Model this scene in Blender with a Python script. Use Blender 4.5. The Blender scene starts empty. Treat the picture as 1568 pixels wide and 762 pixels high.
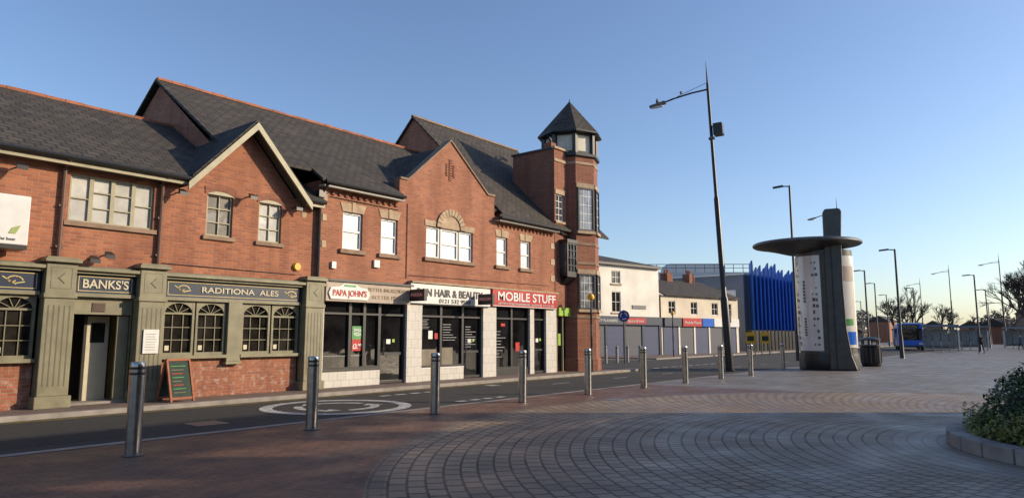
import bpy, bmesh, math, random
from mathutils import Vector, Matrix
random.seed(7)
sc=bpy.context.scene
R=math.radians
# ------------------------------------------------------------------ materials
def newmat(name):
    m=bpy.data.materials.new(name); m.use_nodes=True
    nt=m.node_tree; b=nt.nodes['Principled BSDF']
    return m,nt,b
def N(nt,t,**k):
    n=nt.nodes.new(t)
    for a,v in k.items(): setattr(n,a,v)
    return n
def rgb(c,f=1): return (c[0]*f,c[1]*f,c[2]*f,1)
def math_n(nt,op,a,b=None):
    n=N(nt,'ShaderNodeMath',operation=op)
    for i,x in enumerate((a,b)):
        if x is None: continue
        if isinstance(x,(int,float)): n.inputs[i].default_value=x
        else: nt.links.new(x,n.inputs[i])
    return n.outputs[0]
def mixc(nt,fac,a,b,blend='MIX'):
    n=N(nt,'ShaderNodeMix',data_type='RGBA',blend_type=blend)
    for s,x in ((0,fac),(6,a),(7,b)):
        if isinstance(x,(int,float)): n.inputs[s].default_value=x
        elif isinstance(x,tuple): n.inputs[s].default_value=x
        else: nt.links.new(x,n.inputs[s])
    return n.outputs[2]
def noise(nt,vec,scale,detail=4,lo=.3,hi=.7,a=.0,b=1.):
    n=N(nt,'ShaderNodeTexNoise'); n.inputs['Scale'].default_value=scale; n.inputs['Detail'].default_value=detail
    if vec is not None: nt.links.new(vec,n.inputs['Vector'])
    r=N(nt,'ShaderNodeMapRange'); nt.links.new(n.outputs[0],r.inputs[0])
    r.inputs[1].default_value=lo; r.inputs[2].default_value=hi; r.inputs[3].default_value=a; r.inputs[4].default_value=b
    return r.outputs[0]
def simple(name,col,rough=.6,metal=0.,var=.2,scale=4.,coat=0.,bump=0.):
    m,nt,b=newmat(name)
    g=N(nt,'ShaderNodeNewGeometry')
    f=noise(nt,g.outputs['Position'],scale)
    c=mixc(nt,f,rgb(col,1-var),rgb(col,1+var*.6))
    f2=noise(nt,g.outputs['Position'],scale*.13,3)
    c=mixc(nt,math_n(nt,'MULTIPLY',f2,var),c,rgb(col,.55))
    nt.links.new(c,b.inputs['Base Color'])
    b.inputs['Roughness'].default_value=rough; b.inputs['Metallic'].default_value=metal
    b.inputs['Coat Weight'].default_value=coat; b.inputs['Coat Roughness'].default_value=.03
    if bump:
        n=N(nt,'ShaderNodeTexNoise'); n.inputs['Scale'].default_value=scale*6
        nt.links.new(g.outputs['Position'],n.inputs['Vector'])
        bp=N(nt,'ShaderNodeBump'); bp.inputs['Strength'].default_value=bump; bp.inputs['Distance'].default_value=.01
        nt.links.new(n.outputs[0],bp.inputs['Height']); nt.links.new(bp.outputs[0],b.inputs['Normal'])
    return m
def brickmat(name,c1,c2,mortar,bw=.225,rh=.075,ms=.008,mode='wall',rough=.85,bump=.5,zs=1.,big=.35,bias=0.,salts=0.):
    m,nt,b=newmat(name)
    g=N(nt,'ShaderNodeNewGeometry'); s=N(nt,'ShaderNodeSeparateXYZ'); nt.links.new(g.outputs['Position'],s.inputs[0])
    X,Y,Z=s.outputs
    c=N(nt,'ShaderNodeCombineXYZ')
    if mode=='wall': u=math_n(nt,'ADD',X,Y); v=Z
    elif mode=='x': u=X; v=math_n(nt,'MULTIPLY',Z,zs)
    elif mode=='y': u=Y; v=math_n(nt,'MULTIPLY',Z,zs)
    nt.links.new(u,c.inputs[0]); nt.links.new(v,c.inputs[1])
    t=N(nt,'ShaderNodeTexBrick'); nt.links.new(c.outputs[0],t.inputs['Vector'])
    t.inputs['Scale'].default_value=1; t.inputs['Brick Width'].default_value=bw; t.inputs['Row Height'].default_value=rh
    t.inputs['Mortar Size'].default_value=ms; t.inputs['Mortar Smooth'].default_value=.3; t.inputs['Bias'].default_value=bias
    t.inputs['Color1'].default_value=rgb(c1); t.inputs['Color2'].default_value=rgb(c2); t.inputs['Mortar'].default_value=rgb(mortar)
    f=noise(nt,g.outputs['Position'],.9,6)
    f2=noise(nt,g.outputs['Position'],14,3)
    col=mixc(nt,math_n(nt,'MULTIPLY',f,big),t.outputs['Color'],rgb(c1,.45))
    col=mixc(nt,math_n(nt,'MULTIPLY',f2,.3),col,rgb(c2,1.3))
    if mode=='wall' and bw<.25:   # damp streaks running down the wall
        mp=N(nt,'ShaderNodeMapping'); mp.inputs['Scale'].default_value=(2.2,2.2,.25); nt.links.new(g.outputs['Position'],mp.inputs[0])
        f3=noise(nt,mp.outputs[0],1.,5,.48,.72); col=mixc(nt,math_n(nt,'MULTIPLY',f3,.5),col,rgb(c2,.55))
    if mode!='wall':  # lichen and staining on slates
        f3=noise(nt,g.outputs['Position'],2.3,6,.5,.72); col=mixc(nt,math_n(nt,'MULTIPLY',f3,.3),col,(.12,.105,.075,1))
    if salts:
        f4=noise(nt,g.outputs['Position'],7,6,.52,.66); col=mixc(nt,math_n(nt,'MULTIPLY',f4,salts),col,(.55,.5,.44,1))
    nt.links.new(col,b.inputs['Base Color']); b.inputs['Roughness'].default_value=rough
    bp=N(nt,'ShaderNodeBump'); bp.inputs['Strength'].default_value=bump; bp.inputs['Distance'].default_value=.012; bp.invert=True
    nt.links.new(t.outputs['Fac'],bp.inputs['Height']); nt.links.new(bp.outputs[0],b.inputs['Normal'])
    return m
def glassmat(name,col,folds=0.,rough=.04,var=.5,scale=1.2,bump=.03,col2=None,coat=1.):
    m,nt,b=newmat(name)
    g=N(nt,'ShaderNodeNewGeometry')
    f=noise(nt,g.outputs['Position'],scale,3)
    c=mixc(nt,f,rgb(col,1-var),rgb(col2 or col,1+var*.5))
    if folds:
        w=N(nt,'ShaderNodeTexWave'); w.inputs['Scale'].default_value=folds; w.inputs['Distortion'].default_value=2.5; w.bands_direction='X'
        nt.links.new(g.outputs['Position'],w.inputs['Vector'])
        c=mixc(nt,math_n(nt,'MULTIPLY',w.outputs[1],.5),c,rgb(col,.3))
        f5=noise(nt,g.outputs['Position'],2.4,3,.42,.6); c=mixc(nt,math_n(nt,'MULTIPLY',f5,.45),c,rgb(col,.35))
    nt.links.new(c,b.inputs['Base Color'])
    b.inputs['Roughness'].default_value=.6 if folds else rough
    b.inputs['Coat Weight'].default_value=coat; b.inputs['Coat Roughness'].default_value=.02
    n=N(nt,'ShaderNodeTexNoise'); n.inputs['Scale'].default_value=1.5
    nt.links.new(g.outputs['Position'],n.inputs['Vector'])
    bp=N(nt,'ShaderNodeBump'); bp.inputs['Strength'].default_value=bump; bp.inputs['Distance'].default_value=.2
    nt.links.new(n.outputs[0],bp.inputs['Height']); nt.links.new(bp.outputs[0],b.inputs['Coat Normal']); nt.links.new(bp.outputs[0],b.inputs['Normal'])
    return m
BRK_P=brickmat('pub_brick',(.47,.17,.078),(.27,.09,.05),(.34,.25,.18),ms=.010,bump=.8,big=.45)
BRK_D=brickmat('pub_dado_brick',(.40,.14,.07),(.25,.08,.048),(.32,.24,.17),ms=.010,bump=.8,salts=.35,big=.45)
BRK_S=brickmat('shop_brick',(.45,.17,.085),(.28,.098,.055),(.36,.26,.19),ms=.010,bump=.8,big=.45)
BRK_T=brickmat('tower_brick',(.36,.13,.07),(.22,.075,.045),(.26,.19,.14),ms=.010,bump=.8,big=.45)
SLX=brickmat('slate_x',(.085,.070,.057),(.036,.032,.028),(.007,.007,.007),.3,.22,.022,'x',.85,1.,1.9,.6)
SLY=brickmat('slate_y',(.072,.06,.05),(.032,.029,.026),(.007,.007,.007),.3,.22,.022,'y',.85,1.,1.3,.6)
TERR=simple('terracotta',(.36,.13,.065),.8,var=.4,scale=3)
SAGE=simple('sage_paint',(.215,.20,.125),.5,var=.28,scale=3,bump=.15)
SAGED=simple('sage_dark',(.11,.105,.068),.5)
BARGE=simple('barge_paint',(.34,.31,.20),.5)
NAVY=simple('navy_paint',(.022,.038,.07),.35,var=.1)
GOLD=simple('gold_paint',(.62,.48,.2),.45)
CREAM=simple('cream_paint',(.55,.50,.36),.5,var=.12)
STONE=simple('sandstone',(.44,.33,.22),.85,var=.3,bump=.3)
SILL=simple('sill_stone',(.28,.19,.13),.85,var=.3)
WHITE=simple('white_upvc',(.70,.70,.68),.35,var=.1)
WTILE=brickmat('white_tile',(.60,.58,.54),(.53,.51,.47),(.28,.27,.26),.3,.3,.008,'wall',.3,.2,1,.18)
BLACK=simple('black_paint',(.02,.02,.021),.4,var=.2)
DKFRAME=simple('dark_aluminium',(.035,.035,.038),.35,var=.2)
RED=simple('sign_red',(.46,.03,.028),.3,var=.15)
GREEN=simple('sign_green',(.06,.3,.07),.4)
LIME=simple('sign_lime',(.3,.5,.05),.4)
BEIGE=simple('fascia_beige',(.40,.33,.27),.55,var=.15)
POSTB=simple('faded_poster',(.2,.17,.13),.3,var=.3,scale=3)
YEL=simple('yellow_plastic',(.75,.42,.02),.4,var=.1)
BROWN=simple('brown_pipe',(.12,.06,.04),.5)
GLD=glassmat('shop_glass',(.012,.012,.013),0,.03,.7,1.6,coat=0.)
GLP=glassmat('pub_glass',(.022,.02,.017),0,.05,.8,2.6,coat=0.)
GLC=glassmat('lace_curtain_glass',(.66,.66,.62),14.,.3,.2)
GLM=glassmat('half_curtain_glass',(.22,.21,.18),9.,.3,.4)
GLW=glassmat('sky_pale_glass',(.52,.59,.64),0,.3,.28,1.5)  # pale blue base colour paints in the sky reflection of the upper windows
GLT=glassmat('tower_glass',(.08,.09,.10),0,.05,.6,2.5,coat=.4)
STEEL=simple('brushed_steel',(.46,.45,.43),.25,1.,var=.22,scale=9)
GREY=simple('grey_metal',(.11,.115,.12),.4,.3)
LAMPBLK=simple('lamp_black',(.018,.019,.02),.38,.2)
CONC=simple('kerb_stone',(.30,.27,.24),.85,var=.3,scale=3,bump=.3)
PAINT=simple('road_paint',(.50,.50,.48),.6,var=.5,scale=6)
YLINE=simple('yellow_line',(.38,.28,.06),.7,var=.5,scale=5)
BLUE=simple('blue_cladding',(.02,.13,.50),.4,var=.15,scale=.8)
BUSBL=simple('bus_blue',(.01,.13,.6),.25,var=.05,coat=.5)
RWHITE=simple('white_render',(.78,.75,.67),.8,var=.16,scale=.8)
CRM=simple('cream_render',(.70,.62,.48),.8,var=.16,scale=.8)
SHUT=brickmat('blue_shutter',(.03,.055,.15),(.03,.05,.14),(.01,.02,.05),9,.09,.02,'wall',.6,.5,1,.2)
SHUTG=brickmat('grey_shutter',(.08,.09,.12),(.07,.08,.11),(.03,.03,.04),9,.09,.02,'wall',.6,.5,1,.2)
LGREY=simple('pale_cladding',(.48,.50,.51),.5,var=.08,scale=.5)
DGREY=simple('blue_grey_wall',(.16,.18,.22),.6,var=.1,scale=.5)
BARK=simple('bark',(.07,.055,.045),.9,var=.3)
FEATH=simple('feathers',(.1,.1,.11),.7)
GPOST=simple('grey_post',(.3,.31,.33),.5)
# ------------------------------------------------------------------ builder
class G:
    def __init__(s,name,loc=(0,0,0),rot=0.,world=True,tilt=None):
        s.name=name; s.loc=Vector(loc); s.rot=rot; s.world=world; s.parts={}; s.texts=[]; s.tilt=tilt
    def P(s,part,mat):
        if part not in s.parts: s.parts[part]=dict(v=[],f=[],s=[],m=mat,b=0)
        return s.parts[part]
    def face(s,part,mat,pts,smooth=False):
        p=s.P(part,mat); n=len(p['v']); p['v']+= [tuple(q) for q in pts]; p['f'].append(tuple(range(n,n+len(pts)))); p['s'].append(smooth)
    def mesh(s,part,mat,vs,fs,smooth=False):
        p=s.P(part,mat); n=len(p['v']); p['v']+=[tuple(q) for q in vs]
        for f in fs: p['f'].append(tuple(i+n for i in f)); p['s'].append(smooth)
    def box(s,part,mat,x0,x1,y0,y1,z0,z1):
        v=[(x,y,z) for z in (z0,z1) for y in (y0,y1) for x in (x0,x1)]
        s.mesh(part,mat,v,[(0,2,3,1),(4,5,7,6),(0,1,5,4),(2,6,7,3),(0,4,6,2),(1,3,7,5)])
    def prism(s,part,mat,poly,d):
        n=len(poly); a=[Vector(p) for p in poly]; d=Vector(d); v=a+[p+d for p in a]
        fs=[tuple(range(n)),tuple(range(2*n-1,n-1,-1))]+[(i,(i+1)%n,n+(i+1)%n,n+i) for i in range(n)]
        s.mesh(part,mat,v,fs)
    def beam(s,part,mat,p0,p1,w,h,up=(0,0,1)):
        p0=Vector(p0);p1=Vector(p1);d=(p1-p0).normalized();side=d.cross(Vector(up)).normalized();u=side.cross(d)
        q=[p0+side*a*w/2+u*b*h/2 for a,b in ((-1,-1),(1,-1),(1,1),(-1,1))]
        s.prism(part,mat,q,p1-p0)
    def lathe(s,part,mat,cx,cy,prof,n=20,z0=0,sx=1,sy=1,smooth=True,a0=0.):
        v=[];f=[]
        for r,z in prof:
            for i in range(n):
                a=2*math.pi*i/n+a0; v.append((cx+r*sx*math.cos(a),cy+r*sy*math.sin(a),z0+z))
        for k in range(len(prof)-1):
            for i in range(n): f.append((k*n+i,k*n+(i+1)%n,(k+1)*n+(i+1)%n,(k+1)*n+i))
        f.append(tuple(range(n-1,-1,-1))); f.append(tuple(range((len(prof)-1)*n,len(prof)*n)))
        s.mesh(part,mat,v,f,smooth)
    def tube(s,part,mat,p0,p1,r0,r1=None,n=8):
        r1=r0 if r1 is None else r1
        p0=Vector(p0);p1=Vector(p1);d=(p1-p0).normalized(); a=d.orthogonal().normalized(); b=d.cross(a)
        v=[p0+(a*math.cos(t)+b*math.sin(t))*r0 for t in [2*math.pi*i/n for i in range(n)]]+[p1+(a*math.cos(t)+b*math.sin(t))*r1 for t in [2*math.pi*i/n for i in range(n)]]
        s.mesh(part,mat,v,[(i,(i+1)%n,n+(i+1)%n,n+i) for i in range(n)]+[tuple(range(n-1,-1,-1)),tuple(range(n,2*n))],True)
    def wall(s,part,mat,u0,u1,z0,z1,y,holes,dep=.14):
        us=sorted({u0,u1,*[h[0] for h in holes],*[h[1] for h in holes]}); zs=sorted({z0,z1,*[h[2] for h in holes],*[h[3] for h in holes]})
        for i in range(len(us)-1):
            for j in range(len(zs)-1):
                a,b,c,d=us[i],us[i+1],zs[j],zs[j+1]; mu=(a+b)/2; mz=(c+d)/2
                if any(h[0]<mu<h[1] and h[2]<mz<h[3] for h in holes): continue
                s.face(part,mat,[(a,y,c),(b,y,c),(b,y,d),(a,y,d)])
        for a,b,c,d in holes:
            Y=y+dep
            s.face(part,mat,[(a,y,c),(a,Y,c),(a,Y,d),(a,y,d)]); s.face(part,mat,[(b,y,c),(b,Y,c),(b,Y,d),(b,y,d)])
            s.face(part,mat,[(a,y,d),(b,y,d),(b,Y,d),(a,Y,d)]); s.face(part,mat,[(a,y,c),(b,y,c),(b,Y,c),(a,Y,c)])
    def window(s,u0,u1,z0,z1,y,frame,glass,cols=1,rows=2,fw=.06,bw=.035,pre='window'):
        s.face(pre+'_glass_'+glass.name,glass,[(u0,y+.05,z0),(u1,y+.05,z0),(u1,y+.05,z1),(u0,y+.05,z1)])
        p=pre+'_frames_'+frame.name
        s.box(p,frame,u0,u0+fw,y,y+.06,z0,z1); s.box(p,frame,u1-fw,u1,y,y+.06,z0,z1)
        s.box(p,frame,u0+fw,u1-fw,y,y+.06,z0,z0+fw); s.box(p,frame,u0+fw,u1-fw,y,y+.06,z1-fw,z1)
        for i in range(1,cols):
            x=u0+(u1-u0)*i/cols; s.box(p,frame,x-bw/2,x+bw/2,y+.004,y+.06,z0+fw,z1-fw)
        for j in range(1,rows):
            z=z0+(z1-z0)*j/rows; s.box(p,frame,u0+fw,u1-fw,y+.008,y+.056,z-bw/2,z+bw/2)
    def text(s,part,txt,mat,x,y,z,size,width=None,rot=(90,0,0),ext=.006,bold=0.):
        s.texts.append((part,txt,mat,x,y,z,size,width,rot,ext,bold))
    def finish(s,bevel=None):
        e=bpy.data.objects.new(s.name,None); sc.collection.objects.link(e)
        e.location=s.loc; e.rotation_euler=(0,0,s.rot) if s.tilt is None else (s.tilt[0],s.tilt[1],s.rot); e.empty_display_size=.3
        off=s.loc if s.world else Vector((0,0,0))
        for k,p in s.parts.items():
            me=bpy.data.meshes.new(k); me.from_pydata([tuple(Vector(v)-off) for v in p['v']],[],p['f'])
            me.polygons.foreach_set('use_smooth',p['s']); me.update()
            bm=bmesh.new(); bm.from_mesh(me); bmesh.ops.recalc_face_normals(bm,faces=bm.faces); bm.to_mesh(me); bm.free()
            if any(p['s']):
                try: me.set_sharp_from_angle(angle=R(35))
                except Exception: pass
            me.materials.append(p['m'])
            o=bpy.data.objects.new(k,me); sc.collection.objects.link(o); o.parent=e
            if bevel and k in bevel:
                m=o.modifiers.new('bevel','BEVEL'); m.width=bevel[k]; m.segments=2; m.limit_method='ANGLE'
        for part,txt,mat,x,y,z,size,width,rot,ext,bold in s.texts:
            cu=bpy.data.curves.new(part,'FONT'); cu.body=txt; cu.size=size; cu.extrude=ext; cu.align_x='CENTER'; cu.offset=bold
            cu.materials.append(mat); o=bpy.data.objects.new(part,cu); sc.collection.objects.link(o); o.parent=e
            o.location=Vector((x,y,z))-off; o.rotation_euler=[R(a) for a in rot]
            if width:
                bpy.context.view_layer.update(); w=o.dimensions.x
                if w>0: o.scale.x=width/w
        return e
# ------------------------------------------------------------------ GROUND
CX,CY=13.,-1.3
m,nt,b=newmat('plaza_paving')
g=N(nt,'ShaderNodeNewGeometry'); s=N(nt,'ShaderNodeSeparateXYZ'); nt.links.new(g.outputs['Position'],s.inputs[0])
X,Y,Z=s.outputs
dx=math_n(nt,'SUBTRACT',X,CX); dy=math_n(nt,'SUBTRACT',Y,CY)
r=math_n(nt,'SQRT',math_n(nt,'ADD',math_n(nt,'MULTIPLY',dx,dx),math_n(nt,'MULTIPLY',dy,dy)))
th=math_n(nt,'ARCTAN2',dy,dx)
def bt(u,v,bw,rh,ms,c1,c2,mo):
    c=N(nt,'ShaderNodeCombineXYZ'); nt.links.new(u,c.inputs[0]); nt.links.new(v,c.inputs[1])
    t=N(nt,'ShaderNodeTexBrick'); nt.links.new(c.outputs[0],t.inputs['Vector'])
    for k,x in (('Scale',1),('Brick Width',bw),('Row Height',rh),('Mortar Size',ms),('Mortar Smooth',.4)): t.inputs[k].default_value=x
    t.inputs['Color1'].default_value=rgb(c1); t.inputs['Color2'].default_value=rgb(c2); t.inputs['Mortar'].default_value=rgb(mo)
    return t
tA=bt(math_n(nt,'MULTIPLY',th,7.),r,.21,.205,.018,(.40,.285,.18),(.25,.18,.118),(.025,.02,.015))
tB=bt(X,Y,.21,.105,.008,(.185,.078,.048),(.105,.047,.032),(.035,.026,.02))
tC=bt(X,Y,.6,.4,.012,(.25,.232,.205),(.165,.152,.138),(.055,.05,.045))
inA=math_n(nt,'LESS_THAN',r,10.9)
band=math_n(nt,'MULTIPLY',math_n(nt,'GREATER_THAN',r,10.7),inA)
far=math_n(nt,'GREATER_THAN',X,21.)
c=mixc(nt,far,tB.outputs['Color'],tC.outputs['Color']); c=mixc(nt,inA,c,tA.outputs['Color'])
c=mixc(nt,math_n(nt,'MULTIPLY',band,.6),c,(.09,.075,.065,1))
pl=math_n(nt,'LESS_THAN',r,3.7)
c=mixc(nt,math_n(nt,'MULTIPLY',pl,.5),c,(.36,.32,.27,1))
f=noise(nt,g.outputs['Position'],.35,5); c=mixc(nt,math_n(nt,'MULTIPLY',f,.5),c,(.085,.06,.042,1))
f=noise(nt,g.outputs['Position'],9,5,.5,.8); c=mixc(nt,math_n(nt,'MULTIPLY',f,.22),c,(.36,.3,.22,1))
f=noise(nt,g.outputs['Position'],22,1,.68,.72); c=mixc(nt,math_n(nt,'MULTIPLY',f,.5),c,(.04,.035,.03,1))
nt.links.new(c,b.inputs['Base Color'])
rr=noise(nt,g.outputs['Position'],1.1,4,.3,.7,.42,.72); nt.links.new(rr,b.inputs['Roughness'])
hm=N(nt,'ShaderNodeMix'); nt.links.new(inA,hm.inputs[0]); nt.links.new(tB.outputs['Fac'],hm.inputs[2]); nt.links.new(tA.outputs['Fac'],hm.inputs[3])
nz=N(nt,'ShaderNodeTexNoise'); nz.inputs['Scale'].default_value=6; nt.links.new(g.outputs['Position'],nz.inputs['Vector'])
hh=math_n(nt,'SUBTRACT',math_n(nt,'MULTIPLY',nz.outputs[0],.6),hm.outputs[0])
bp=N(nt,'ShaderNodeBump'); bp.inputs['Strength'].default_value=.8; bp.inputs['Distance'].default_value=.015
nt.links.new(hh,bp.inputs['Height']); nt.links.new(bp.outputs[0],b.inputs['Normal'])
PLAZA=m
ROAD=simple('asphalt',(.036,.035,.034),.9,var=.4,scale=7,bump=.5)
def flatbrick(name,c1,c2,mo,bw,rh,ms):
    m,nt,b=newmat(name); g=N(nt,'ShaderNodeNewGeometry')
    t=N(nt,'ShaderNodeTexBrick'); nt.links.new(g.outputs['Position'],t.inputs['Vector'])
    for k,x in (('Scale',1),('Brick Width',bw),('Row Height',rh),('Mortar Size',ms)): t.inputs[k].default_value=x
    t.inputs['Color1'].default_value=rgb(c1); t.inputs['Color2'].default_value=rgb(c2); t.inputs['Mortar'].default_value=rgb(mo)
    f=noise(nt,g.outputs['Position'],1.3,5); c=mixc(nt,math_n(nt,'MULTIPLY',f,.5),t.outputs['Color'],rgb(c1,.5))
    nt.links.new(c,b.inputs['Base Color']); b.inputs['Roughness'].default_value=.8
    return m
PAVE=flatbrick('footpath_flags',(.23,.165,.13),(.16,.12,.10),(.05,.042,.038),.4,.2,.01)
def sheet(name,pts,z,mat):
    me=bpy.data.meshes.new(name); me.from_pydata([(x,y,z) for x,y in pts],[],[tuple(range(len(pts)))]); me.materials.append(mat)
    o=bpy.data.objects.new(name,me); sc.collection.objects.link(o); return o
sheet('ground',[(-900,-900),(1500,-900),(1500,900),(-900,900)],0,PLAZA)
sheet('road',[(-80,11.4),(150,11.4),(150,22.),(42,22.),(40,26),(40,200),(31,200),(31,16.5),(30,15.6),(-80,15.6)],.004,ROAD)
fp=G('footpath',(0,16.3,0))
fp.box('paving',PAVE,-60,28.6,15.75,17.3,0,.1)
fp.box('kerb',CONC,-60,28.6,15.6,15.75,0,.105)
fp.box('kerb_end',CONC,28.6,28.75,15.6,40,0,.105)
fp.box('paving_side',PAVE,27.5,28.6,17.3,40,0,.1)
fp.finish()
fp=G('footpath',(60,24,0)); fp.box('paving',PAVE,43,150,22.2,34,0,.1); fp.box('kerb',CONC,43,150,22.05,22.2,0,.105); fp.box('kerb_side',CONC,42.85,43,22.05,40,0,.105); fp.finish()
mk=G('road_markings',(10,13,0))
def mark(x0,x1,y0,y1,mat=PAINT): mk.face('paint_'+mat.name,mat,[(x0,y0,.008),(x1,y0,.008),(x1,y1,.008),(x0,y1,.008)])
mk.face('flush_kerb',CONC,[(-80,11.2,.006),(150,11.2,.006),(150,11.4,.006),(-80,11.4,.006)])
for y in (15.25,15.4): mark(-60,28,y,y+.06,YLINE)
x=-40
while x<4: mark(x,x+1.0,13.35,13.44); x+=3.2
x=19.
while x<60: mark(x,x+1.,13.6,13.68); x+=4.
for i in range(4): mark(12.3+i*.55,12.65+i*.55,14.4,14.6)
for i in range(4): mark(12.5+i*.5,12.8+i*.5,11.75,11.95)
def arc(cx,cy,r0,r1,a0,a1,n=24):
    for i in range(n):
        a=R(a0+(a1-a0)*i/n); c=R(a0+(a1-a0)*(i+1)/n)
        mk.face('paint_road_paint',PAINT,[(cx+r0*math.cos(a),cy+r0*math.sin(a),.009),(cx+r1*math.cos(a),cy+r1*math.sin(a),.009),(cx+r1*math.cos(c),cy+r1*math.sin(c),.009),(cx+r0*math.cos(c),cy+r0*math.sin(c),.009)])
arc(9.9,13.15,1.40,1.68,0,360,48)
for k in range(3):
    arc(9.9,13.15,.75,.95,k*120+10,k*120+95)
    a=R(k*120+97); mk.face('paint_road_paint',PAINT,[(9.9+.6*math.cos(a),13.15+.6*math.sin(a),.009),(9.9+1.1*math.cos(a),13.15+1.1*math.sin(a),.009),(9.9+.86*math.cos(a+.4),13.15+.86*math.sin(a+.4),.009)])
mk.box('manhole_cover',GREY,6.2,6.8,12.2,12.8,.004,.012); mk.box('manhole_cover',GREY,15.2,15.7,8.9,9.4,.0,.006); mk.box('manhole_cover',GREY,17.0,17.5,14.6,15.0,.004,.012)
mk.face('tarmac_patch',simple('patched_asphalt',(.025,.025,.025),.9,var=.3,scale=9),[(1.5,12.0,.007),(5.2,11.9,.007),(5.3,12.9,.007),(1.4,12.95,.007)])
for i in range(8): mark(31.3+i*1.0,31.9+i*1.0,16.2,16.4)
mk.finish()
# ------------------------------------------------------------------ PUB
F=17.
g=G('pub_building',(3,17,0))
U0=-8.
win_up=[(5.42,7.23,4.12,5.2),(8.54,9.25,4.15,5.25),(10.0,10.7,4.15,5.25),(1.2,3.0,4.12,5.2)]
g.wall('walls',BRK_P,U0,11.95,3.1,5.5,F,win_up)
g.wall('dado',BRK_D,7.56,11.35,.1,1.05,F,[]); g.wall('dado',BRK_D,U0,5.0,.1,1.05,F,[])
g.face('walls',BRK_P,[(8.2,F,5.5),(11.1,F,5.5),(9.62,F,7.15)])
g.face('walls',BRK_P,[(11.95,F,3.1),(11.95,25,3.1),(11.95,25,5.5),(11.95,F,5.5)])
g.face('walls',BRK_P,[(U0,F,0),(U0,25,0),(U0,25,5.5),(U0,21,7.83),(U0,F,5.5)])
g.face('walls',BRK_P,[(U0,25,0),(11.95,25,0),(11.95,25,5.5),(U0,25,5.5)])
sl=(7.9-5.45)/4.3
for a,bb,ys in ((U0-.2,8.05,16.7),(8.05,11.2,17.12),(11.2,11.95,16.7)):
    zz=5.45+(ys-16.7)*sl
    g.prism('roof',SLX,[(a,ys,zz),(bb,ys,zz),(bb,21,7.9),(a,21,7.9)],(0,0,.09))
g.prism('roof',SLX,[(U0-.2,25.3,5.4),(11.95,25.3,5.4),(11.95,21,7.9),(U0-.2,21,7.9)],(0,0,.09))
x=U0
while x<9.2: dzz=random.uniform(-.015,.015); g.box('ridge_tiles',TERR,x,x+.44,20.92,21.08,7.95,8.03+dzz); x+=.45
zr=7.32; yb=17+(zr-5.5)/.57+.4
g.prism('gable_roof',SLY,[(9.62,16.6,zr),(9.62,yb,zr),(7.95,17.2,5.5),(7.95,16.6,5.5)],(0,0,.07))
g.prism('gable_roof',SLY,[(9.62,16.6,zr),(9.62,yb,zr),(11.29,17.2,5.5),(11.29,16.6,5.5)],(0,0,.07))
for sx in (-1,1):
    a=(9.62,16.55,7.30); bb=(9.62+sx*1.78,16.55,5.36); dz=.2
    g.prism('bargeboards',BARGE,[a,bb,(bb[0],bb[1],bb[2]-dz),(a[0],a[1],a[2]-dz)],(0,.06,0))
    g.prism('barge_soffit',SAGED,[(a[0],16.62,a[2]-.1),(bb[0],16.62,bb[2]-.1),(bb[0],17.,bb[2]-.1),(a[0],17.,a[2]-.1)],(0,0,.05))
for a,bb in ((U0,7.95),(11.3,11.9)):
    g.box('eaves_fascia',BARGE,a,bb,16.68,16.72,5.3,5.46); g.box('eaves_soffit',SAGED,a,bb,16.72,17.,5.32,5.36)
    g.tube('gutter',LAMPBLK,(a,16.62,5.45),(bb,16.62,5.45),.06)
for i,(a,bb,c,d) in enumerate(win_up):
    if i in (0,3):
        for k in range(4):
            w=(bb-a)/4
            g.window(a+k*w,a+(k+1)*w,c,d,F+.05,BARGE,GLC,1,2 if k in(0,3) else 3,.045,.025)
    else:
        g.window(a,bb,c,d,F+.05,BARGE,GLM if i==1 else GLC,2,3,.05,.025)
        n=8
        for k in range(n):
            t0=-1+2*k/n; t1=-1+2*(k+1)/n; mm=(a+bb)/2; hw=(bb-a)/2+.06
            z0_=d+.10*(1-t0*t0)-.02; z1_=d+.10*(1-t1*t1)-.02
            g.prism('window_head',BARGE,[(mm+hw*t0*.93,F-.004,d-.02),(mm+hw*t1*.93,F-.004,d-.02),(mm+hw*t1*.93,F-.004,z1_),(mm+hw*t0*.93,F-.004,z0_)],(0,-.008,0))
            g.prism('brick_arches',BRK_T,[(mm+hw*t0,F-.02,z0_),(mm+hw*t1,F-.02,z1_),(mm+hw*t1*1.05,F-.02,z1_+.2),(mm+hw*t0*1.05,F-.02,z0_+.2)],(0,.018,0))
    g.box('sills',SILL,a-.08,bb+.08,F-.07,F+.05,c-.1,c)
g.box('cornice',SAGE,U0,12.12,F-.28,F,3.02,3.1); g.box('cornice',SAGE,U0,12.12,F-.2,F,2.96,3.02)
g.box('cornice_flashing',SAGED,U0,12.12,F-.22,F,3.1,3.13)
for a,bb in ((U0,4.98),(5.64,6.88),(7.58,11.33)):
    g.box('fascia',NAVY,a,bb,F-.1,F+.02,2.54,2.96)
    for (p,q,z0_,z1_) in ((a+.06,bb-.06,2.90,2.915),(a+.06,bb-.06,2.585,2.6),(a+.06,a+.075,2.6,2.9),(bb-.075,bb-.06,2.6,2.9)):
        g.box('gold_lining',GOLD,p,q,F-.108,F-.1,z0_,z1_)
    g.box('architrave',SAGE,a,bb,F-.14,F+.02,2.46,2.54)
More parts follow.
